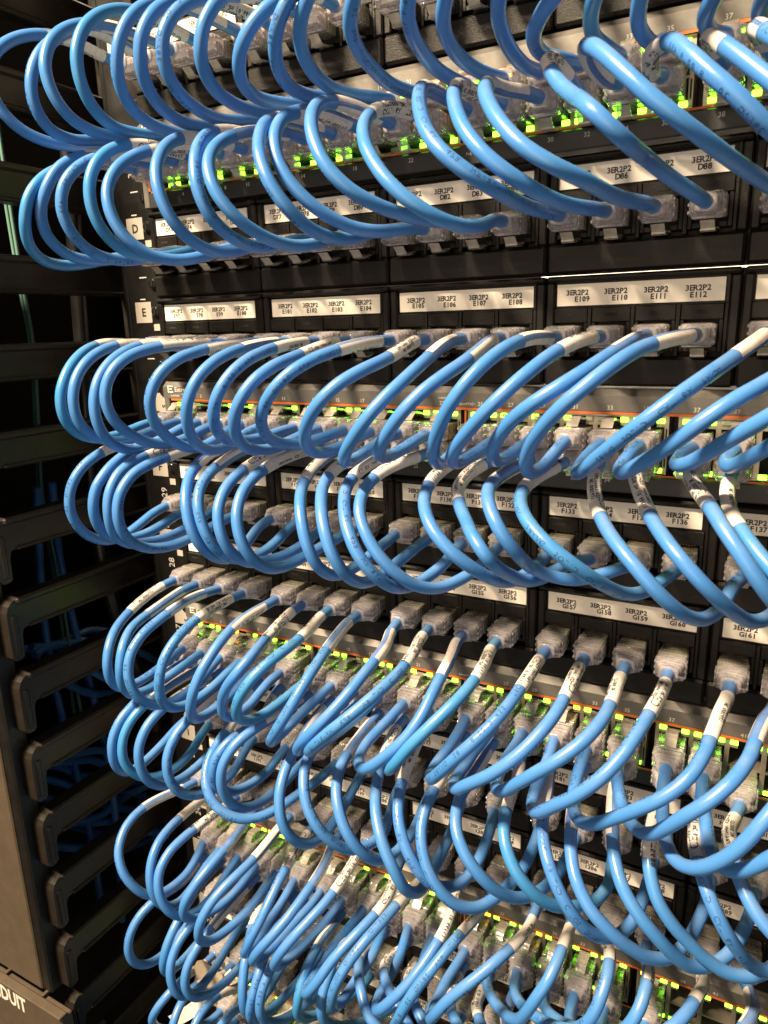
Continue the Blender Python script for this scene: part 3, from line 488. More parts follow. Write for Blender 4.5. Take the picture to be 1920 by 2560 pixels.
H4:806,-235,-2384,823,-331,-2394,859,-421,-2411,880,-517,-2420,871,-615,-2420,842,-706,-2441,811,-773,-2504,795,-790,-2598,795,-752,-2687,800,-677,-2751,806,-585,-2784,810,-488,-2798,807,-389,-2801,791,-292,-2794,779,-195,-2787
H5:992,-235,-2384,993,-341,-2380,989,-448,-2372,974,-553,-2371,946,-655,-2382,905,-742,-2427,872,-796,-2511,862,-807,-2615,868,-777,-2717,883,-710,-2797,901,-614,-2836,919,-509,-2836,934,-405,-2817,944,-301,-2796,947,-195,-2787
H6:666,-235,-2384,673,-341,-2400,687,-439,-2441,694,-535,-2489,692,-632,-2537,702,-722,-2594,745,-789,-2665,818,-811,-2740,902,-780,-2797,974,-707,-2825,1024,-612,-2823,1060,-511,-2810,1089,-408,-2798,1109,-302,-2790,1115,-195,-2787
H7:1133,-235,-2384,1138,-342,-2387,1152,-448,-2396,1167,-552,-2417,1178,-653,-2450,1188,-745,-2505,1208,-810,-2586,1237,-831,-2687,1270,-796,-2781,1296,-717,-2847,1307,-613,-2870,1306,-507,-2858,1302,-404,-2830,1295,-300,-2803,1283,-195,-2787
H8:1273,-235,-2384,1272,-342,-2388,1270,-449,-2399,1267,-555,-2414,1271,-659,-2437,1304,-745,-2490,1353,-798,-2568,1411,-804,-2658,1465,-769,-2743,1510,-702,-2813,1543,-608,-2850,1560,-503,-2855,1551,-399,-2832,1525,-300,-2801,1510,-195,-2787
H9:1414,-235,-2384,1421,-342,-2391,1427,-448,-2400,1433,-555,-2412,1448,-658,-2435,1482,-749,-2479,1535,-808,-2550,1592,-822,-2638,1640,-788,-2727,1671,-715,-2798,1688,-617,-2835,1698,-510,-2840,1700,-404,-2824,1688,-301,-2799,1678,-195,-2787
H10:1554,-235,-2384,1563,-350,-2392,1582,-463,-2409,1609,-573,-2432,1645,-679,-2463,1695,-773,-2508,1758,-841,-2575,1823,-867,-2667,1863,-841,-2770,1880,-758,-2847,1876,-646,-2874,1871,-532,-2862,1871,-419,-2833,1864,-308,-2802,1846,-195,-2787
H11:1694,-235,-2384,1697,-338,-2391,1706,-438,-2413,1717,-535,-2446,1734,-627,-2488,1766,-706,-2545,1817,-759,-2616,1876,-775,-2698,1931,-751,-2781,1980,-684,-2840,2018,-593,-2866,2036,-492,-2858,2040,-393,-2831,2033,-295,-2802,2014,-195,-2787
H12:1881,-235,-2384,1882,-341,-2396,1880,-444,-2428,1870,-542,-2470,1863,-635,-2522,1879,-715,-2590,1923,-768,-2672,1984,-783,-2759,2050,-756,-2838,2114,-687,-2887,2165,-594,-2894,2208,-498,-2872,2239,-401,-2838,2247,-301,-2803,2241,-195,-2787
H13:2021,-235,-2384,2023,-338,-2391,2020,-439,-2407,2012,-540,-2424,2014,-640,-2451,2044,-726,-2497,2104,-774,-2563,2171,-773,-2641,2227,-735,-2717,2275,-671,-2782,2320,-588,-2822,2361,-494,-2832,2389,-397,-2818,2404,-297,-2797,2409,-195,-2787
H14:2161,-235,-2384,2179,-332,-2391,2198,-427,-2406,2203,-523,-2426,2212,-617,-2456,2241,-697,-2504,2295,-744,-2571,2357,-743,-2646,2413,-704,-2717,2465,-641,-2772,2519,-566,-2806,2569,-483,-2821,2595,-389,-2815,2589,-292,-2797,2577,-195,-2787
H15:2302,-235,-2384,2314,-337,-2391,2335,-436,-2408,2350,-535,-2431,2373,-630,-2463,2416,-708,-2513,2472,-756,-2584,2530,-763,-2668,2583,-732,-2751,2633,-672,-2816,2682,-589,-2853,2717,-493,-2854,2734,-395,-2829,2742,-297,-2800,2745,-195,-2787
H16:2442,-235,-2384,2444,-342,-2392,2451,-446,-2416,2466,-547,-2450,2490,-642,-2493,2532,-722,-2549,2598,-765,-2620,2674,-761,-2694,2743,-725,-2768,2808,-670,-2833,2870,-593,-2871,2918,-498,-2867,2950,-400,-2836,2970,-301,-2802,2972,-195,-2787
H17:2583,-235,-2384,2587,-338,-2390,2602,-438,-2407,2623,-534,-2437,2650,-623,-2480,2696,-692,-2540,2763,-723,-2611,2830,-715,-2688,2887,-683,-2768,2943,-634,-2838,3007,-562,-2874,3066,-479,-2869,3105,-389,-2837,3130,-296,-2802,3140,-195,-2787
H18:2769,-235,-2384,2763,-333,-2390,2756,-429,-2410,2759,-520,-2449,2775,-596,-2508,2813,-643,-2585,2870,-650,-2664,2932,-632,-2739,2996,-607,-2809,3072,-575,-2864,3153,-526,-2885,3222,-458,-2869,3270,-380,-2833,3299,-292,-2800,3308,-195,-2787
H19:2909,-235,-2384,2908,-338,-2383,2908,-441,-2381,2919,-543,-2386,2949,-637,-2412,2994,-705,-2472,3047,-722,-2557,3093,-692,-2644,3133,-644,-2726,3188,-587,-2790,3264,-525,-2821,3342,-459,-2824,3412,-385,-2810,3460,-296,-2793,3476,-195,-2787
H20:3050,-235,-2384,3036,-341,-2373,3024,-445,-2353,3035,-551,-2349,3068,-647,-2379,3124,-716,-2439,3204,-741,-2504,3293,-728,-2561,3380,-688,-2608,3461,-631,-2649,3535,-562,-2686,3600,-485,-2722,3653,-398,-2754,3691,-301,-2779,3703,-195,-2787
I0:48,-195,-3232,38,-301,-3219,19,-405,-3202,0,-510,-3193,-12,-616,-3204,-8,-713,-3246,19,-785,-3320,65,-811,-3412,113,-792,-3506,148,-739,-3591,167,-649,-3645,172,-544,-3665,165,-437,-3666,139,-335,-3653,104,-235,-3634
I1:216,-195,-3232,221,-302,-3225,234,-407,-3209,249,-512,-3197,258,-618,-3198,265,-720,-3229,281,-795,-3302,301,-827,-3401,316,-810,-3505,321,-749,-3591,313,-655,-3640,294,-551,-3651,271,-446,-3647,251,-342,-3638,244,-235,-3634
I2:384,-195,-3232,384,-302,-3227,383,-409,-3218,377,-516,-3213,362,-622,-3222,344,-721,-3256,341,-798,-3328,361,-829,-3428,391,-812,-3529,417,-752,-3612,430,-657,-3658,430,-551,-3671,417,-445,-3662,399,-341,-3645,385,-235,-3634
I3:552,-195,-3232,560,-293,-3237,575,-390,-3250,582,-487,-3267,576,-582,-3290,559,-672,-3327,531,-747,-3384,499,-791,-3466,480,-780,-3560,483,-715,-3633,498,-624,-3667,516,-527,-3673,528,-430,-3662,531,-333,-3645,525,-235,-3634
I4:779,-195,-3232,783,-306,-3231,793,-417,-3235,796,-528,-3245,781,-637,-3263,748,-737,-3299,710,-819,-3363,677,-865,-3457,655,-855,-3564,649,-781,-3645,655,-676,-3677,668,-565,-3677,679,-455,-3663,676,-345,-3645,666,-235,-3634
I5:947,-195,-3232,954,-298,-3231,970,-399,-3235,985,-500,-3249,993,-598,-3279,994,-686,-3331,979,-757,-3404,946,-800,-3490,903,-797,-3583,867,-736,-3655,846,-640,-3683,834,-539,-3675,832,-437,-3659,822,-336,-3645,806,-235,-3634
I6:1115,-195,-3232,1129,-301,-3236,1154,-405,-3248,1163,-510,-3265,1155,-613,-3294,1133,-707,-3339,1091,-785,-3400,1034,-831,-3477,982,-827,-3568,954,-760,-3645,950,-658,-3674,959,-552,-3669,976,-447,-3654,992,-342,-3642,992,-235,-3634
I7:1283,-195,-3232,1287,-298,-3235,1292,-400,-3248,1289,-500,-3270,1270,-596,-3302,1234,-682,-3344,1188,-753,-3402,1137,-798,-3479,1091,-797,-3570,1070,-735,-3646,1074,-638,-3677,1093,-537,-3674,1114,-438,-3658,1131,-337,-3642,1133,-235,-3634
I8:1510,-195,-3232,1527,-304,-3236,1555,-411,-3248,1555,-521,-3264,1524,-624,-3292,1479,-713,-3339,1428,-785,-3406,1380,-834,-3494,1321,-841,-3586,1266,-780,-3657,1244,-675,-3681,1243,-564,-3674,1253,-455,-3656,1268,-346,-3640,1273,-235,-3634
I9:1678,-195,-3232,1674,-310,-3223,1662,-425,-3205,1649,-540,-3199,1627,-652,-3215,1589,-754,-3255,1546,-834,-3326,1508,-880,-3424,1482,-871,-3536,1468,-800,-3624,1455,-692,-3663,1451,-577,-3668,1456,-461,-3660,1441,-347,-3646,1414,-235,-3634
I10:1846,-195,-3232,1857,-296,-3231,1879,-395,-3237,1889,-494,-3257,1875,-588,-3293,1844,-668,-3347,1798,-731,-3412,1740,-772,-3485,1680,-775,-3566,1629,-721,-3633,1595,-634,-3672,1587,-533,-3678,1590,-433,-3664,1576,-334,-3645,1554,-235,-3634
I11:2014,-195,-3232,2015,-304,-3224,2013,-412,-3208,1996,-519,-3200,1965,-621,-3217,1925,-709,-3267,1876,-773,-3341,1831,-808,-3432,1791,-810,-3533,1754,-764,-3623,1734,-666,-3663,1731,-557,-3665,1727,-449,-3653,1707,-343,-3638,1694,-235,-3634
I12:2241,-195,-3232,2246,-301,-3220,2251,-403,-3191,2240,-507,-3167,2205,-607,-3170,2149,-689,-3207,2082,-744,-3268,2017,-773,-3348,1964,-776,-3440,1922,-738,-3530,1894,-655,-3590,1876,-554,-3618,1870,-448,-3626,1876,-342,-3631,1881,-235,-3634
I13:2409,-195,-3232,2419,-290,-3211,2430,-374,-3160,2440,-460,-3113,2441,-557,-3104,2423,-641,-3149,2384,-684,-3227,2346,-686,-3318,2307,-660,-3404,2256,-614,-3474,2196,-556,-3527,2134,-491,-3568,2078,-417,-3601,2036,-331,-3625,2021,-235,-3634
I14:2577,-195,-3232,2585,-289,-3208,2606,-369,-3153,2629,-452,-3106,2641,-548,-3102,2631,-628,-3156,2601,-664,-3242,2548,-659,-3324,2482,-629,-3391,2413,-587,-3446,2344,-536,-3496,2279,-479,-3543,2221,-412,-3587,2178,-331,-3621,2161,-235,-3634
I15:2745,-195,-3232,2751,-289,-3207,2767,-367,-3151,2784,-449,-3100,2791,-545,-3093,2777,-625,-3144,2736,-659,-3225,2673,-648,-3299,2603,-616,-3359,2534,-577,-3417,2472,-531,-3476,2412,-475,-3531,2359,-410,-3581,2318,-330,-3619,2302,-235,-3634
I16:2972,-195,-3232,2984,-295,-3209,2988,-385,-3160,2974,-479,-3119,2947,-577,-3113,2892,-659,-3142,2816,-703,-3196,2737,-710,-3261,2666,-690,-3332,2606,-645,-3403,2554,-582,-3467,2508,-509,-3524,2473,-428,-3578,2450,-337,-3619,2442,-235,-3634
I17:3140,-195,-3232,3163,-289,-3202,3173,-381,-3159,3162,-480,-3133,3122,-573,-3130,3049,-639,-3151,2960,-671,-3189,2871,-673,-3240,2795,-656,-3305,2732,-620,-3377,2680,-567,-3448,2639,-502,-3515,2608,-425,-3575,2589,-335,-3619,2583,-235,-3634
I18:3308,-195,-3232,3304,-301,-3221,3288,-401,-3190,3253,-495,-3155,3196,-581,-3130,3119,-653,-3126,3029,-703,-3151,2942,-723,-3208,2869,-708,-3283,2815,-661,-3362,2783,-598,-3440,2768,-523,-3514,2765,-437,-3577,2767,-340,-3620,2769,-235,-3634
J0:104,-235,-3718,124,-340,-3726,141,-446,-3726,131,-552,-3718,101,-654,-3725,71,-746,-3769,52,-811,-3851,48,-832,-3955,56,-801,-4057,69,-723,-4127,74,-621,-4156,70,-514,-4155,61,-408,-4140,52,-302,-4126,48,-195,-4120
J1:244,-235,-3718,251,-337,-3712,271,-437,-3702,296,-537,-3700,316,-636,-3713,323,-727,-3760,315,-790,-3839,300,-810,-3938,277,-778,-4031,254,-702,-4094,237,-604,-4122,227,-503,-4128,220,-400,-4125,217,-298,-4122,216,-195,-4120
J2:385,-235,-3718,387,-342,-3718,392,-449,-3724,392,-555,-3740,382,-657,-3770,365,-748,-3823,363,-813,-3907,378,-835,-4010,398,-806,-4109,411,-722,-4172,412,-617,-4185,405,-511,-4171,395,-407,-4147,387,-302,-4128,384,-195,-4120
J3:525,-235,-3718,524,-338,-3720,518,-440,-3729,509,-541,-3748,495,-638,-3781,477,-725,-3832,463,-793,-3908,464,-818,-4006,481,-785,-4100,503,-701,-4153,525,-602,-4168,543,-500,-4161,551,-399,-4144,553,-298,-4127,552,-195,-4120
J4:666,-235,-3718,676,-337,-3714,706,-435,-3702,742,-530,-3691,783,-623,-3702,820,-707,-3747,845,-769,-3824,856,-794,-3922,850,-771,-4021,834,-699,-4091,818,-603,-4123,803,-502,-4130,790,-400,-4127,782,-298,-4122,779,-195,-4120
J5:806,-235,-3718,816,-337,-3715,845,-435,-3709,879,-532,-3705,906,-630,-3718,923,-719,-3765,925,-785,-3843,916,-811,-3941,902,-781,-4037,899,-702,-4100,907,-603,-4127,919,-502,-4131,932,-400,-4127,943,-298,-4122,947,-195,-4120
J6:992,-235,-3718,997,-337,-3711,1006,-439,-3695,1009,-540,-3681,1004,-642,-3689,995,-734,-3734,987,-796,-3815,987,-812,-3915,999,-773,-4008,1022,-694,-4068,1047,-599,-4097,1072,-500,-4110,1094,-399,-4116,1110,-298,-4119,1115,-195,-4120
J7:1133,-235,-3718,1144,-332,-3706,1165,-421,-3672,1183,-511,-3634,1199,-607,-3626,1200,-696,-3665,1200,-754,-3744,1187,-764,-3840,1178,-725,-3929,1186,-654,-3996,1207,-570,-4043,1232,-481,-4075,1257,-388,-4099,1276,-293,-4115,1283,-195,-4120
J8:1273,-235,-3718,1286,-331,-3704,1305,-419,-3663,1313,-506,-3617,1324,-602,-3605,1332,-691,-3644,1329,-744,-3725,1330,-747,-3823,1348,-705,-3909,1378,-638,-3974,1413,-559,-4022,1448,-475,-4060,1479,-386,-4090,1502,-293,-4112,1510,-195,-4120
J9:1414,-235,-3718,1407,-340,-3703,1404,-438,-3661,1428,-532,-3617,1476,-623,-3592,1540,-707,-3603,1614,-762,-3655,1693,-758,-3725,1742,-718,-3810,1757,-654,-3894,1749,-577,-3967,1728,-492,-4028,1704,-400,-4076,1685,-301,-4110,1678,-195,-4120
J10:1554,-235,-3718,1544,-340,-3703,1540,-438,-3661,1571,-529,-3617,1626,-615,-3588,1706,-685,-3585,1794,-727,-3625,1861,-738,-3706,1904,-708,-3797,1920,-648,-3884,1914,-573,-3959,1895,-490,-4023,1872,-399,-4074,1852,-301,-4109,1846,-195,-4120
J11:1694,-235,-3718,1685,-340,-3705,1678,-439,-3665,1705,-530,-3618,1765,-614,-3591,1840,-689,-3594,1928,-734,-3633,2009,-737,-3701,2061,-703,-3788,2082,-644,-3874,2078,-571,-3951,2061,-489,-4018,2039,-399,-4071,2020,-301,-4108,2014,-195,-4120
J12:1881,-235,-3718,1884,-339,-3706,1898,-438,-3672,1926,-530,-3629,1975,-616,-3594,2053,-685,-3592,2143,-724,-3629,2222,-724,-3698,2274,-690,-3782,2297,-633,-3867,2297,-562,-3946,2283,-483,-4014,2263,-396,-4069,2247,-299,-4108,2241,-195,-4120
J13:2021,-235,-3718,2022,-340,-3705,2033,-438,-3668,2063,-530,-3625,2119,-613,-3594,2200,-680,-3591,2292,-718,-3625,2373,-718,-3691,2429,-685,-3774,2456,-630,-3859,2459,-560,-3939,2447,-482,-4009,2430,-396,-4067,2414,-299,-4107,2409,-195,-4120
J14:2161,-235,-3718,2163,-340,-3705,2176,-438,-3668,2208,-529,-3626,2266,-611,-3595,2348,-676,-3591,2442,-712,-3623,2525,-712,-3686,2584,-680,-3767,2614,-626,-3853,2620,-558,-3933,2611,-481,-4005,2596,-395,-4065,2582,-299,-4107,2577,-195,-4120
J15:2302,-235,-3718,2304,-340,-3705,2318,-438,-3669,2353,-528,-3627,2413,-609,-3596,2497,-672,-3591,2591,-706,-3621,2677,-706,-3682,2738,-675,-3762,2771,-622,-3847,2781,-555,-3928,2775,-480,-4002,2762,-395,-4063,2749,-299,-4106,2745,-195,-4120
J16:2442,-235,-3718,2446,-340,-3706,2466,-438,-3672,2508,-526,-3632,2574,-602,-3602,2663,-659,-3595,2760,-688,-3620,2850,-687,-3674,2919,-658,-3749,2962,-610,-3832,2982,-548,-3915,2986,-476,-3993,2981,-394,-4058,2975,-299,-4105,2972,-195,-4120
J17:2583,-235,-3718,2587,-340,-3706,2609,-437,-3673,2653,-525,-3633,2722,-599,-3604,2811,-654,-3597,2910,-682,-3621,3001,-681,-3673,3071,-653,-3746,3117,-606,-3829,3141,-546,-3912,3148,-475,-3990,3147,-393,-4057,3142,-299,-4105,3140,-195,-4120
K0:48,-195,-4565,58,-290,-4544,82,-369,-4491,108,-446,-4435,121,-537,-4401,108,-633,-4412,72,-701,-4471,32,-722,-4558,13,-696,-4650,16,-643,-4733,33,-576,-4803,56,-502,-4864,79,-421,-4915,97,-332,-4953,104,-235,-4968
K1:216,-195,-4565,215,-298,-4544,215,-389,-4491,216,-477,-4433,222,-575,-4397,233,-678,-4407,246,-759,-4471,256,-790,-4570,262,-769,-4672,263,-709,-4759,261,-627,-4825,259,-534,-4873,253,-438,-4918,247,-339,-4954,244,-235,-4968
K2:384,-195,-4565,384,-298,-4544,384,-388,-4491,384,-476,-4433,384,-575,-4397,384,-679,-4407,385,-760,-4472,385,-792,-4571,385,-770,-4673,385,-710,-4759,385,-627,-4824,385,-533,-4871,385,-438,-4917,385,-339,-4954,385,-235,-4968
K3:552,-195,-4565,553,-298,-4544,553,-389,-4491,552,-477,-4433,546,-576,-4397,536,-680,-4407,524,-760,-4473,514,-791,-4572,509,-768,-4675,508,-709,-4762,511,-628,-4830,516,-538,-4885,521,-442,-4928,524,-340,-4957,525,-235,-4968
K4:779,-195,-4565,781,-298,-4545,782,-390,-4493,776,-478,-4435,754,-574,-4397,715,-671,-4402,668,-745,-4459,629,-772,-4553,609,-750,-4653,606,-694,-4742,616,-618,-4816,632,-532,-4875,649,-439,-4923,661,-340,-4956,666,-235,-4968
K5:947,-195,-4565,949,-298,-4546,950,-391,-4494,942,-479,-4437,915,-573,-4397,869,-667,-4400,814,-737,-4453,768,-763,-4544,743,-741,-4644,739,-687,-4734,750,-613,-4809,767,-530,-4871,786,-438,-4921,801,-340,-4956,806,-235,-4968
K6:1115,-195,-4565,1117,-298,-4545,1118,-390,-4494,1111,-479,-4436,1087,-574,-4397,1046,-670,-4401,996,-742,-4457,955,-769,-4550,933,-747,-4650,930,-691,-4740,940,-616,-4813,957,-531,-4874,974,-439,-4922,988,-340,-4956,992,-235,-4968
K7:1283,-195,-4565,1285,-298,-4546,1286,-391,-4495,1277,-479,-4437,1249,-572,-4397,1201,-665,-4399,1143,-735,-4451,1095,-760,-4541,1069,-738,-4640,1064,-684,-4730,1074,-612,-4806,1093,-529,-4869,1112,-438,-4920,1127,-340,-4955,1133,-235,-4968
L0:104,-235,-5052,106,-338,-5030,107,-428,-4976,101,-517,-4918,83,-616,-4888,52,-713,-4908,18,-777,-4983,-6,-785,-5085,-14,-744,-5181,-9,-673,-5259,3,-588,-5321,19,-497,-5372,33,-401,-5413,44,-300,-5443,48,-195,-5454
L1:244,-235,-5052,245,-338,-5033,243,-430,-4983,238,-522,-4930,230,-620,-4895,216,-720,-4915,198,-785,-4994,186,-793,-5097,183,-750,-5192,186,-678,-5268,192,-591,-5328,200,-498,-5376,208,-401,-5415,214,-300,-5444,216,-195,-5454
L2:385,-235,-5052,385,-338,-5033,385,-430,-4983,385,-522,-4932,384,-621,-4897,384,-723,-4917,383,-789,-4997,383,-796,-5101,383,-753,-5196,383,-680,-5271,383,-592,-5330,384,-499,-5377,384,-401,-5416,384,-300,-5444,384,-195,-5454"""
def catmull(P, sub):
    out = []; n = len(P)
    for i in range(n - 1):
        p0 = P[max(i - 1, 0)]; p1 = P[i]; p2 = P[i + 1]; p3 = P[min(i + 2, n - 1)]
        if i == 0: p0 = p1 * 2 - p2
        if i == n - 2: p3 = p2 * 2 - p1
        for k in range(sub):
            t_ = k / sub; out.append(.5 * ((2 * p1) + (p2 - p0) * t_ + (2 * p0 - 5 * p1 + 4 * p2 - p3) * t_ ** 2 + (3 * p1 - p0 - 3 * p2 + p3) * t_ ** 3))
    out.append(P[-1].copy()); return out
def frames(P, up0):
    T = [(P[min(i + 1, len(P) - 1)] - P[max(i - 1, 0)]).normalized() for i in range(len(P))]
    n = (up0 - T[0] * up0.dot(T[0])).normalized(); N = [n]
    for i in range(1, len(P)):
        n = N[-1] - T[i] * N[-1].dot(T[i]); N.append(n.normalized())
    return T, N
class Path:
    def __init__(s, P):
        s.P = P; s.T, s.N = frames(P, Vector((.3, .2, 1))); s.S = [0]
        for a, b in zip(P, P[1:]): s.S.append(s.S[-1] + (b - a).length)
    def at(s, d):
        d = min(max(d, 0), s.S[-1] - 1e-6); lo, hi = 0, len(s.S) - 1
        while hi - lo > 1:
            m_ = (lo + hi) // 2
            if s.S[m_] <= d: lo = m_
            else: hi = m_
        t_ = (d - s.S[lo]) / max(1e-9, s.S[lo + 1] - s.S[lo])
        p = s.P[lo].lerp(s.P[lo + 1], t_); T = s.T[lo].lerp(s.T[lo + 1], t_).normalized(); N = s.N[lo].lerp(s.N[lo + 1], t_); N = (N - T * N.dot(T)).normalized()
        return p, T, N, T.cross(N)
    def tube(s, q, r, d0, d1, step, mat, n=18, a0=0, a1=None, closed=True, cap=False):
        k = max(2, int((d1 - d0) / step)); rings = []
        for i in range(k + 1):
            p, T, N, B = s.at(d0 + (d1 - d0) * i / k)
            if closed: rings.append([tuple(p + (N * math.cos(2 * math.pi * j / n) + B * math.sin(2 * math.pi * j / n)) * r) for j in range(n)])
            else: rings.append([tuple(p + (N * math.cos(a0 + (a1 - a0) * j / n) + B * math.sin(a0 + (a1 - a0) * j / n)) * r) for j in range(n + 1)])
        if closed: q.loft(rings, mat, cap, cap)
        else:
            m_ = n + 1; vs = [v for r_ in rings for v in r_]; fs = [(i * m_ + j, i * m_ + j + 1, (i + 1) * m_ + j + 1, (i + 1) * m_ + j) for i in range(k) for j in range(n)]
            q.add(vs, fs, mat, True)
    def wrap(s, q, vs, fs, mat, r, d0, ang, flip=1):
        out = []
        for (a, b) in vs:
            p, T, N, B = s.at(d0 + a * flip); th = ang + b * flip / r
            out.append(tuple(p + (N * math.cos(th) + B * math.sin(th)) * r))
        q.add(out, fs, mat)
JT = ['PANDUIT   UTP  28AWG  SOLID  CAT 6A   4PR  HF-RATING   E196783', 'E196783-C   75C   INSERTION   28AWG  SOLID  CAT 6A  PANDUIT', 'HIGH PERFORMANCE  PANDUIT  4PR  28AWG  201118100191455   75C']
JM = [textmesh(t_, 1.8, 0, mono=1.0) for t_ in JT]
def label_art(kind):
    V = []; F = []
    def ad(vs, fs, ox, oy):
        o = len(V); V.extend([(a + ox, b + oy) for a, b in vs]); F.extend([[i + o for i in f] for f in fs])
    def bars(x0, x1, y0, y1):
        x = x0
        while x < x1:
            w_ = random.choice((.18, .18, .35)); ad([(x, y0), (x + w_, y0), (x + w_, y1), (x, y1)], [(0, 1, 2, 3)], 0, 0); x += w_ + random.choice((.2, .35))
    if kind == 0:
        v, f, w_ = textmesh('CAT. 6A  T568B', 1.9, 1, mono=.86); ad(v, f, 4, .9)
        v, f, w_ = textmesh('UTP28X0.2M', 1.5, 1, mono=.86); ad(v, f, 5, -1.3)
        v, f, w_ = textmesh('0.2m (0.66ft)', 1.6, 1, mono=.86); ad(v, f, 5, -3.4)
    elif kind == 1:
        v, f, w_ = textmesh('CE', 3.2, 0); ad(v, f, 1.2, -.6)
        v, f, w_ = textmesh('0.2m (0.66ft)', 1.6, 1, mono=.84); ad(v, f, 7, 1.2)
        v, f, w_ = textmesh('QCA 16044199U', 1.3, 1, mono=.84); ad(v, f, 7, -1.1)
        v, f, w_ = textmesh('UTP28X0.2M', 1.3, 1, mono=.84); ad(v, f, 7, -3.0)
    else:
        bars(7, 17, .2, 3.0); v, f, w_ = textmesh('QCA 16044199U', 1.2, 1, mono=.84); ad(v, f, 6, -1.6)
        v, f, w_ = textmesh('CE', 2.0, 0); ad(v, f, 1.6, -2.2)
    return V, F
LA = [label_art(k) for k in (0, 1, 2, 1)]
ROWN = dict(C=49, D=73, E=97, F=121, G=145, H=169, I=193, J=217, K=241, L=265)
SWI = dict(C=(1, 0), D=(1, 1), E=(-2, 0), F=(-2, 1), G=(-5, 0), H=(-5, 1), I=(-8, 0), J=(-8, 1), K=(-11, 0), L=(-11, 1))
rowdir = dict(C='down', D='up', E='down', F='up', G='down', H='up', I='down', J='up', K='down', L='up')
FORCE = {'E12': (2, 2.2), 'E0': (0, 1.5), 'E1': (2, 1.3)}
for line in CAB.strip().splitlines():
    nm, dat = line.split(':'); v = [int(a) / 10 for a in dat.split(',')]; row = nm[0]; k = int(nm[1:])
    P = [Vector(v[i:i + 3]) for i in range(0, len(v), 3)]
    port = '%s%d' % (row, ROWN[row] + k)
    rng = random.Random(nm)
    cb = thing('patch_cable', 'blue patch cable looping %s to the switch from panel port %s' % (rowdir[row], port), 'patch cable', tuple(P[0]), 'blue patch cables between panels and switches')
    org = P[0].copy(); P = [p - org for p in P]
    # straight root inside both plugs
    P = [P[0] + Vector((0, 2.5, 0))] + P + [P[-1] + Vector((0, 2.5, 0))]
    pa = Path(catmull(P, 6)); Ltot = pa.S[-1]; R0 = 2.48
    q = MB(); pa.tube(q, R0, 0, Ltot, 1.9, 'blue_jacket', n=18)
    jm = JM[rng.randrange(3)]; a0 = rng.uniform(0, 6.28); fl = rng.choice((1, -1))
    st = rng.uniform(0, 12)
    vs = [p for p in jm[0]]
    keepv = [0 < (st + p[0]) < Ltot - 2 for p in vs]
    fs = [f for f in jm[1] if all(keepv[i] for i in f)]
    if rng.random() < .8:
        vs2 = [(st + p[0], p[1]) for p in vs]
        pa.wrap(q, [(x if fl > 0 else Ltot - x, y * fl) for x, y in vs2], fs, 'jacket_ink', R0 + .03, 0, a0)
    q.obj('jacket', cb)
    # self laminating label close to the upper end
    s0 = 2.5 + rng.uniform(7.5, 11); s1 = s0 + rng.uniform(25, 28)
    kind, ang = FORCE.get(nm, (rng.randrange(4), rng.uniform(0, 6.28)))
    q = MB(); span = rng.uniform(4.2, 5.8)
    pa.tube(q, R0 + .14, s0, s1, 2.0, 'paper', n=14, a0=ang - span / 2, a1=ang + span / 2, closed=False)
    pa.tube(q, R0 + .24, s0, s1 + .6, 2.0, 'clear_film', n=16)
    fl = rng.choice((1, -1)); V, F = LA[kind]
    pa.wrap(q, V, F, 'ink', R0 + .20, s0 + 1.2 if fl > 0 else s1 - 1.2, ang, fl)
    q.obj('label_sleeve', cb)
    up_is_panel = row in 'CEGIK'
    for end, pt in ((0, Vector((0, 0, 0))), (1, P[-2])):
        is_panel = (end == 0) == up_is_panel
        pl = put('plug', plug_me, cb, tuple(pt)); pl.rotation_euler = (rng.uniform(-.02, .02), 0, rng.uniform(-.02, .02))
        la = put('latch', latch_me, pl)
        if is_panel or (not up_is_panel): pl.rotation_euler.y = math.pi  # tab below
# ------------------------------------------------------------------ vertical cable manager on the left
man = thing('cable_manager', 'black vertical cable manager with hooked plastic fingers on the left', 'cable manager', (-50, 0, 0))
def finger():
    q = MB(); y0, y1 = 22, -88
    prof = [(y0, 0), (y1 + 7, 0), (y1 + 4, -.8), (y1 + 1.6, -3), (y1 + .3, -6.5), (y1, -10), (y1, -32.5), (y1 + 1.5, -34.5), (y1 + 5.5, -34.5), (y1 + 7, -33), (y1 + 7.5, -21), (y1 + 8.6, -17.6), (y1 + 12, -17.2), (y0, -17)]
    q.poly(prof, 'x', -8, 0, 'finger_plastic')
    # raised flange along the upper edge, chamfered
    q.box(-9.5, 1.6, y1 + 6, y0, -3.2, .9, 'finger_plastic', 1.2)
    q.box(-8.6, 1.3, y1 + 12, y0, -18.2, -15.6, 'finger_plastic', 1.0)
    q.box(-7, .8, y1 + 1.8, y1 + 5.6, -32.0, -8, 'finger_plastic', .8)
    return q.mesh('finger')
fm = finger()
for i in range(-6, 9):
    put('finger', fm, man, (0, 0, -144 - U * i))
q = MB(); q.box(-9, 0, 22.5, 30, -640, 200, 'finger_plastic', 1); q.obj('spine', man)
q = MB(); q.box(-190, -150, -80, 160, -1000, 220, 'black_metal'); q.box(-190, 40, 150, 158, -1000, 220, 'black_metal'); q.obj('channel_back', man)
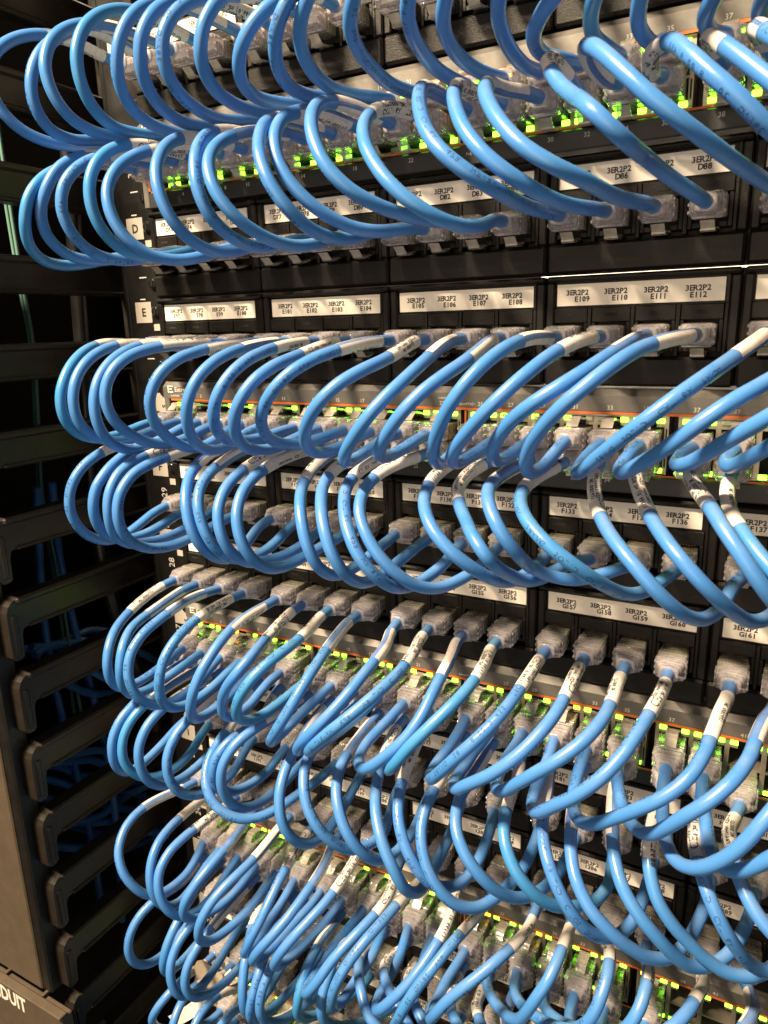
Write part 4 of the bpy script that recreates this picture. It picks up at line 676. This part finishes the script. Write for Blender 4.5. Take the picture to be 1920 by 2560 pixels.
# hinged cover at the far left
dr = thing('manager_cover', 'brown grey cover panel of the cable manager at the left edge', 'cover', (-58, -92, 0))
q = MB(); q.box(-240, -8.6, -3, 0, -447, 60, 'door_paint', .8); q.obj('cover_face', dr)
q = MB(); q.box(-8.4, 0, -2.4, 10, -447, 60, 'black_metal', 1.2); q.obj('edge_strip', dr)
lw = thing('base_cover', 'brown grey lower cover with raised white letters below the cover panel', 'cover', (-42, -94, -450))
q = MB(); q.box(-240, 0, -7, 1, -90, -1.5, 'door_paint', .8); q.box(-240, .5, -8.5, -3, -1.4, 1.0, 'door_paint', .5); q.obj('cover_face', lw)
q = MB(); q.text('PANDUIT', -35, -9.6, 10.5, 'print_white', y=-7.15, anchor='r', bold=1, xs=.72); q.obj('lettering', lw)
for xx in (-24, -60, -100):
    q = MB(); q.box(xx, xx + 2, -3, 8, -1, 1.2, 'door_paint'); q.obj('rib', lw)
# ------------------------------------------------------------------ cables inside the manager
def run(pts, r, mat, name, label, cat, group=None):
    P = [Vector(p) for p in pts]; o0 = P[0].copy(); pa = Path(catmull([p - o0 for p in P], 8)); q = MB(); pa.tube(q, r, 0, pa.S[-1], 4, mat, n=14, cap=True)
    o = q.obj(name, None, tuple(o0)); tag(o, label, cat, group); return o
run([(-95, -18, 120), (-92, -20, 40), (-88, -22, -20), (-84, -24, -60), (-88, -26, -110), (-96, -24, -150), (-95, -22, -200), (-92, -22, -300)], 1.1, 'teal_jacket', 'fibre_cord', 'thin teal fibre cord hanging inside the cable manager, nearer the rack', 'cord')
run([(-98, -18, 120), (-95.5, -20, 40), (-91, -22, -20), (-86.5, -24, -60), (-91, -26, -110), (-99, -24, -150), (-99, -22, -200), (-99, -22, -300)], 1.1, 'teal_jacket', 'fibre_cord', 'thin teal fibre cord hanging inside the cable manager, nearer the left edge', 'cord')
run([(-80, 15, 60), (-84, 10, -60), (-78, 0, -150), (-70, -5, -200), (-66, 0, -250), (-60, 12, -310), (-62, 20, -420)], 4.6, 'black_metal', 'power_cable', 'thick black cable running down behind the manager fingers', 'cable')
rg = random.Random(3)
for i in range(18):
    x0 = -86 - rg.uniform(0, 30); pts = []
    for k in range(8):
        u = k / 7
        if i < 11: y = -52 + 110 * u; z = -318 - 7.5 * i - 62 * u + 9 * math.sin(u * 5 + i * .8) + rg.uniform(-2, 2)
        elif i < 16: y = -48 + 95 * u; z = -232 - 8 * (i - 11) - 48 * u + 8 * math.sin(u * 4 + i) + rg.uniform(-2, 2)
        else: y = (-30, -12)[i - 16] + 6 * math.sin(u * 6 + i); z = -140 - 330 * u
        pts.append((x0 + 7 * math.sin(u * 5 + i * 1.3), y, z))
    run(pts, 2.6, 'blue_jacket', 'loose_cable', 'loose blue cable bundled behind the manager fingers', 'cable', 'blue cables heaped in the cable manager')
# torn kraft tag caught between the lowest cables
q = MB(); V = []; W = 11
out = [(0, 0), (3, 8), (2.4, 15), (6, 21), (11, 24), (20, 19), (25, 17), (22, 9), (15, 4), (9, 1)]
vs = [(a, -.8 * math.sin(a * .2), b) for a, b in out] + [(a, .4 - .8 * math.sin(a * .2), b) for a, b in out]; n = len(out)
q.add(vs, [list(range(n)), list(range(n, 2 * n))[::-1]] + [(i, (i + 1) % n, n + (i + 1) % n, n + i) for i in range(n)], 'kraft_paper')
o = q.obj('torn_tag', None, (13, -46, -450)); tag(o, 'torn piece of brown paper caught between the lowest cables', 'paper scrap')

q = MB(); A = Vector((0, 0, 0)); B = Vector((50, 9, 56)); dirv = (B - A).normalized(); side = Vector((0, 1, 0)).cross(dirv).normalized(); vs = []; fs = []
for i in range(13):
    t_ = i / 12; p = A.lerp(B, t_) + Vector((0, -3 * math.sin(t_ * 3.1), -2.5 * math.sin(t_ * 3.1)))
    w_ = 4.2 if i < 7 else 3.2
    for sgn in (-1, 1):
        for th in (0, .25): vs.append(tuple(p + side * sgn * w_ + Vector((0, th + abs(sgn) * .0, 0))))
for i in range(12):
    a = i * 4; b = a + 4; fs += [(a, a + 2, b + 2, b), (a + 1, b + 1, b + 3, a + 3), (a, b, b + 1, a + 1), (a + 2, a + 3, b + 3, b + 2)]
fs += [(0, 1, 3, 2), (48, 50, 51, 49)]
q.add(vs, fs, 'paper'); o = q.obj('paper_flag', None, (-10, -47, -492)); tag(o, 'long blank white paper flag slanting up beside the brown paper scrap at the bottom', 'paper flag')
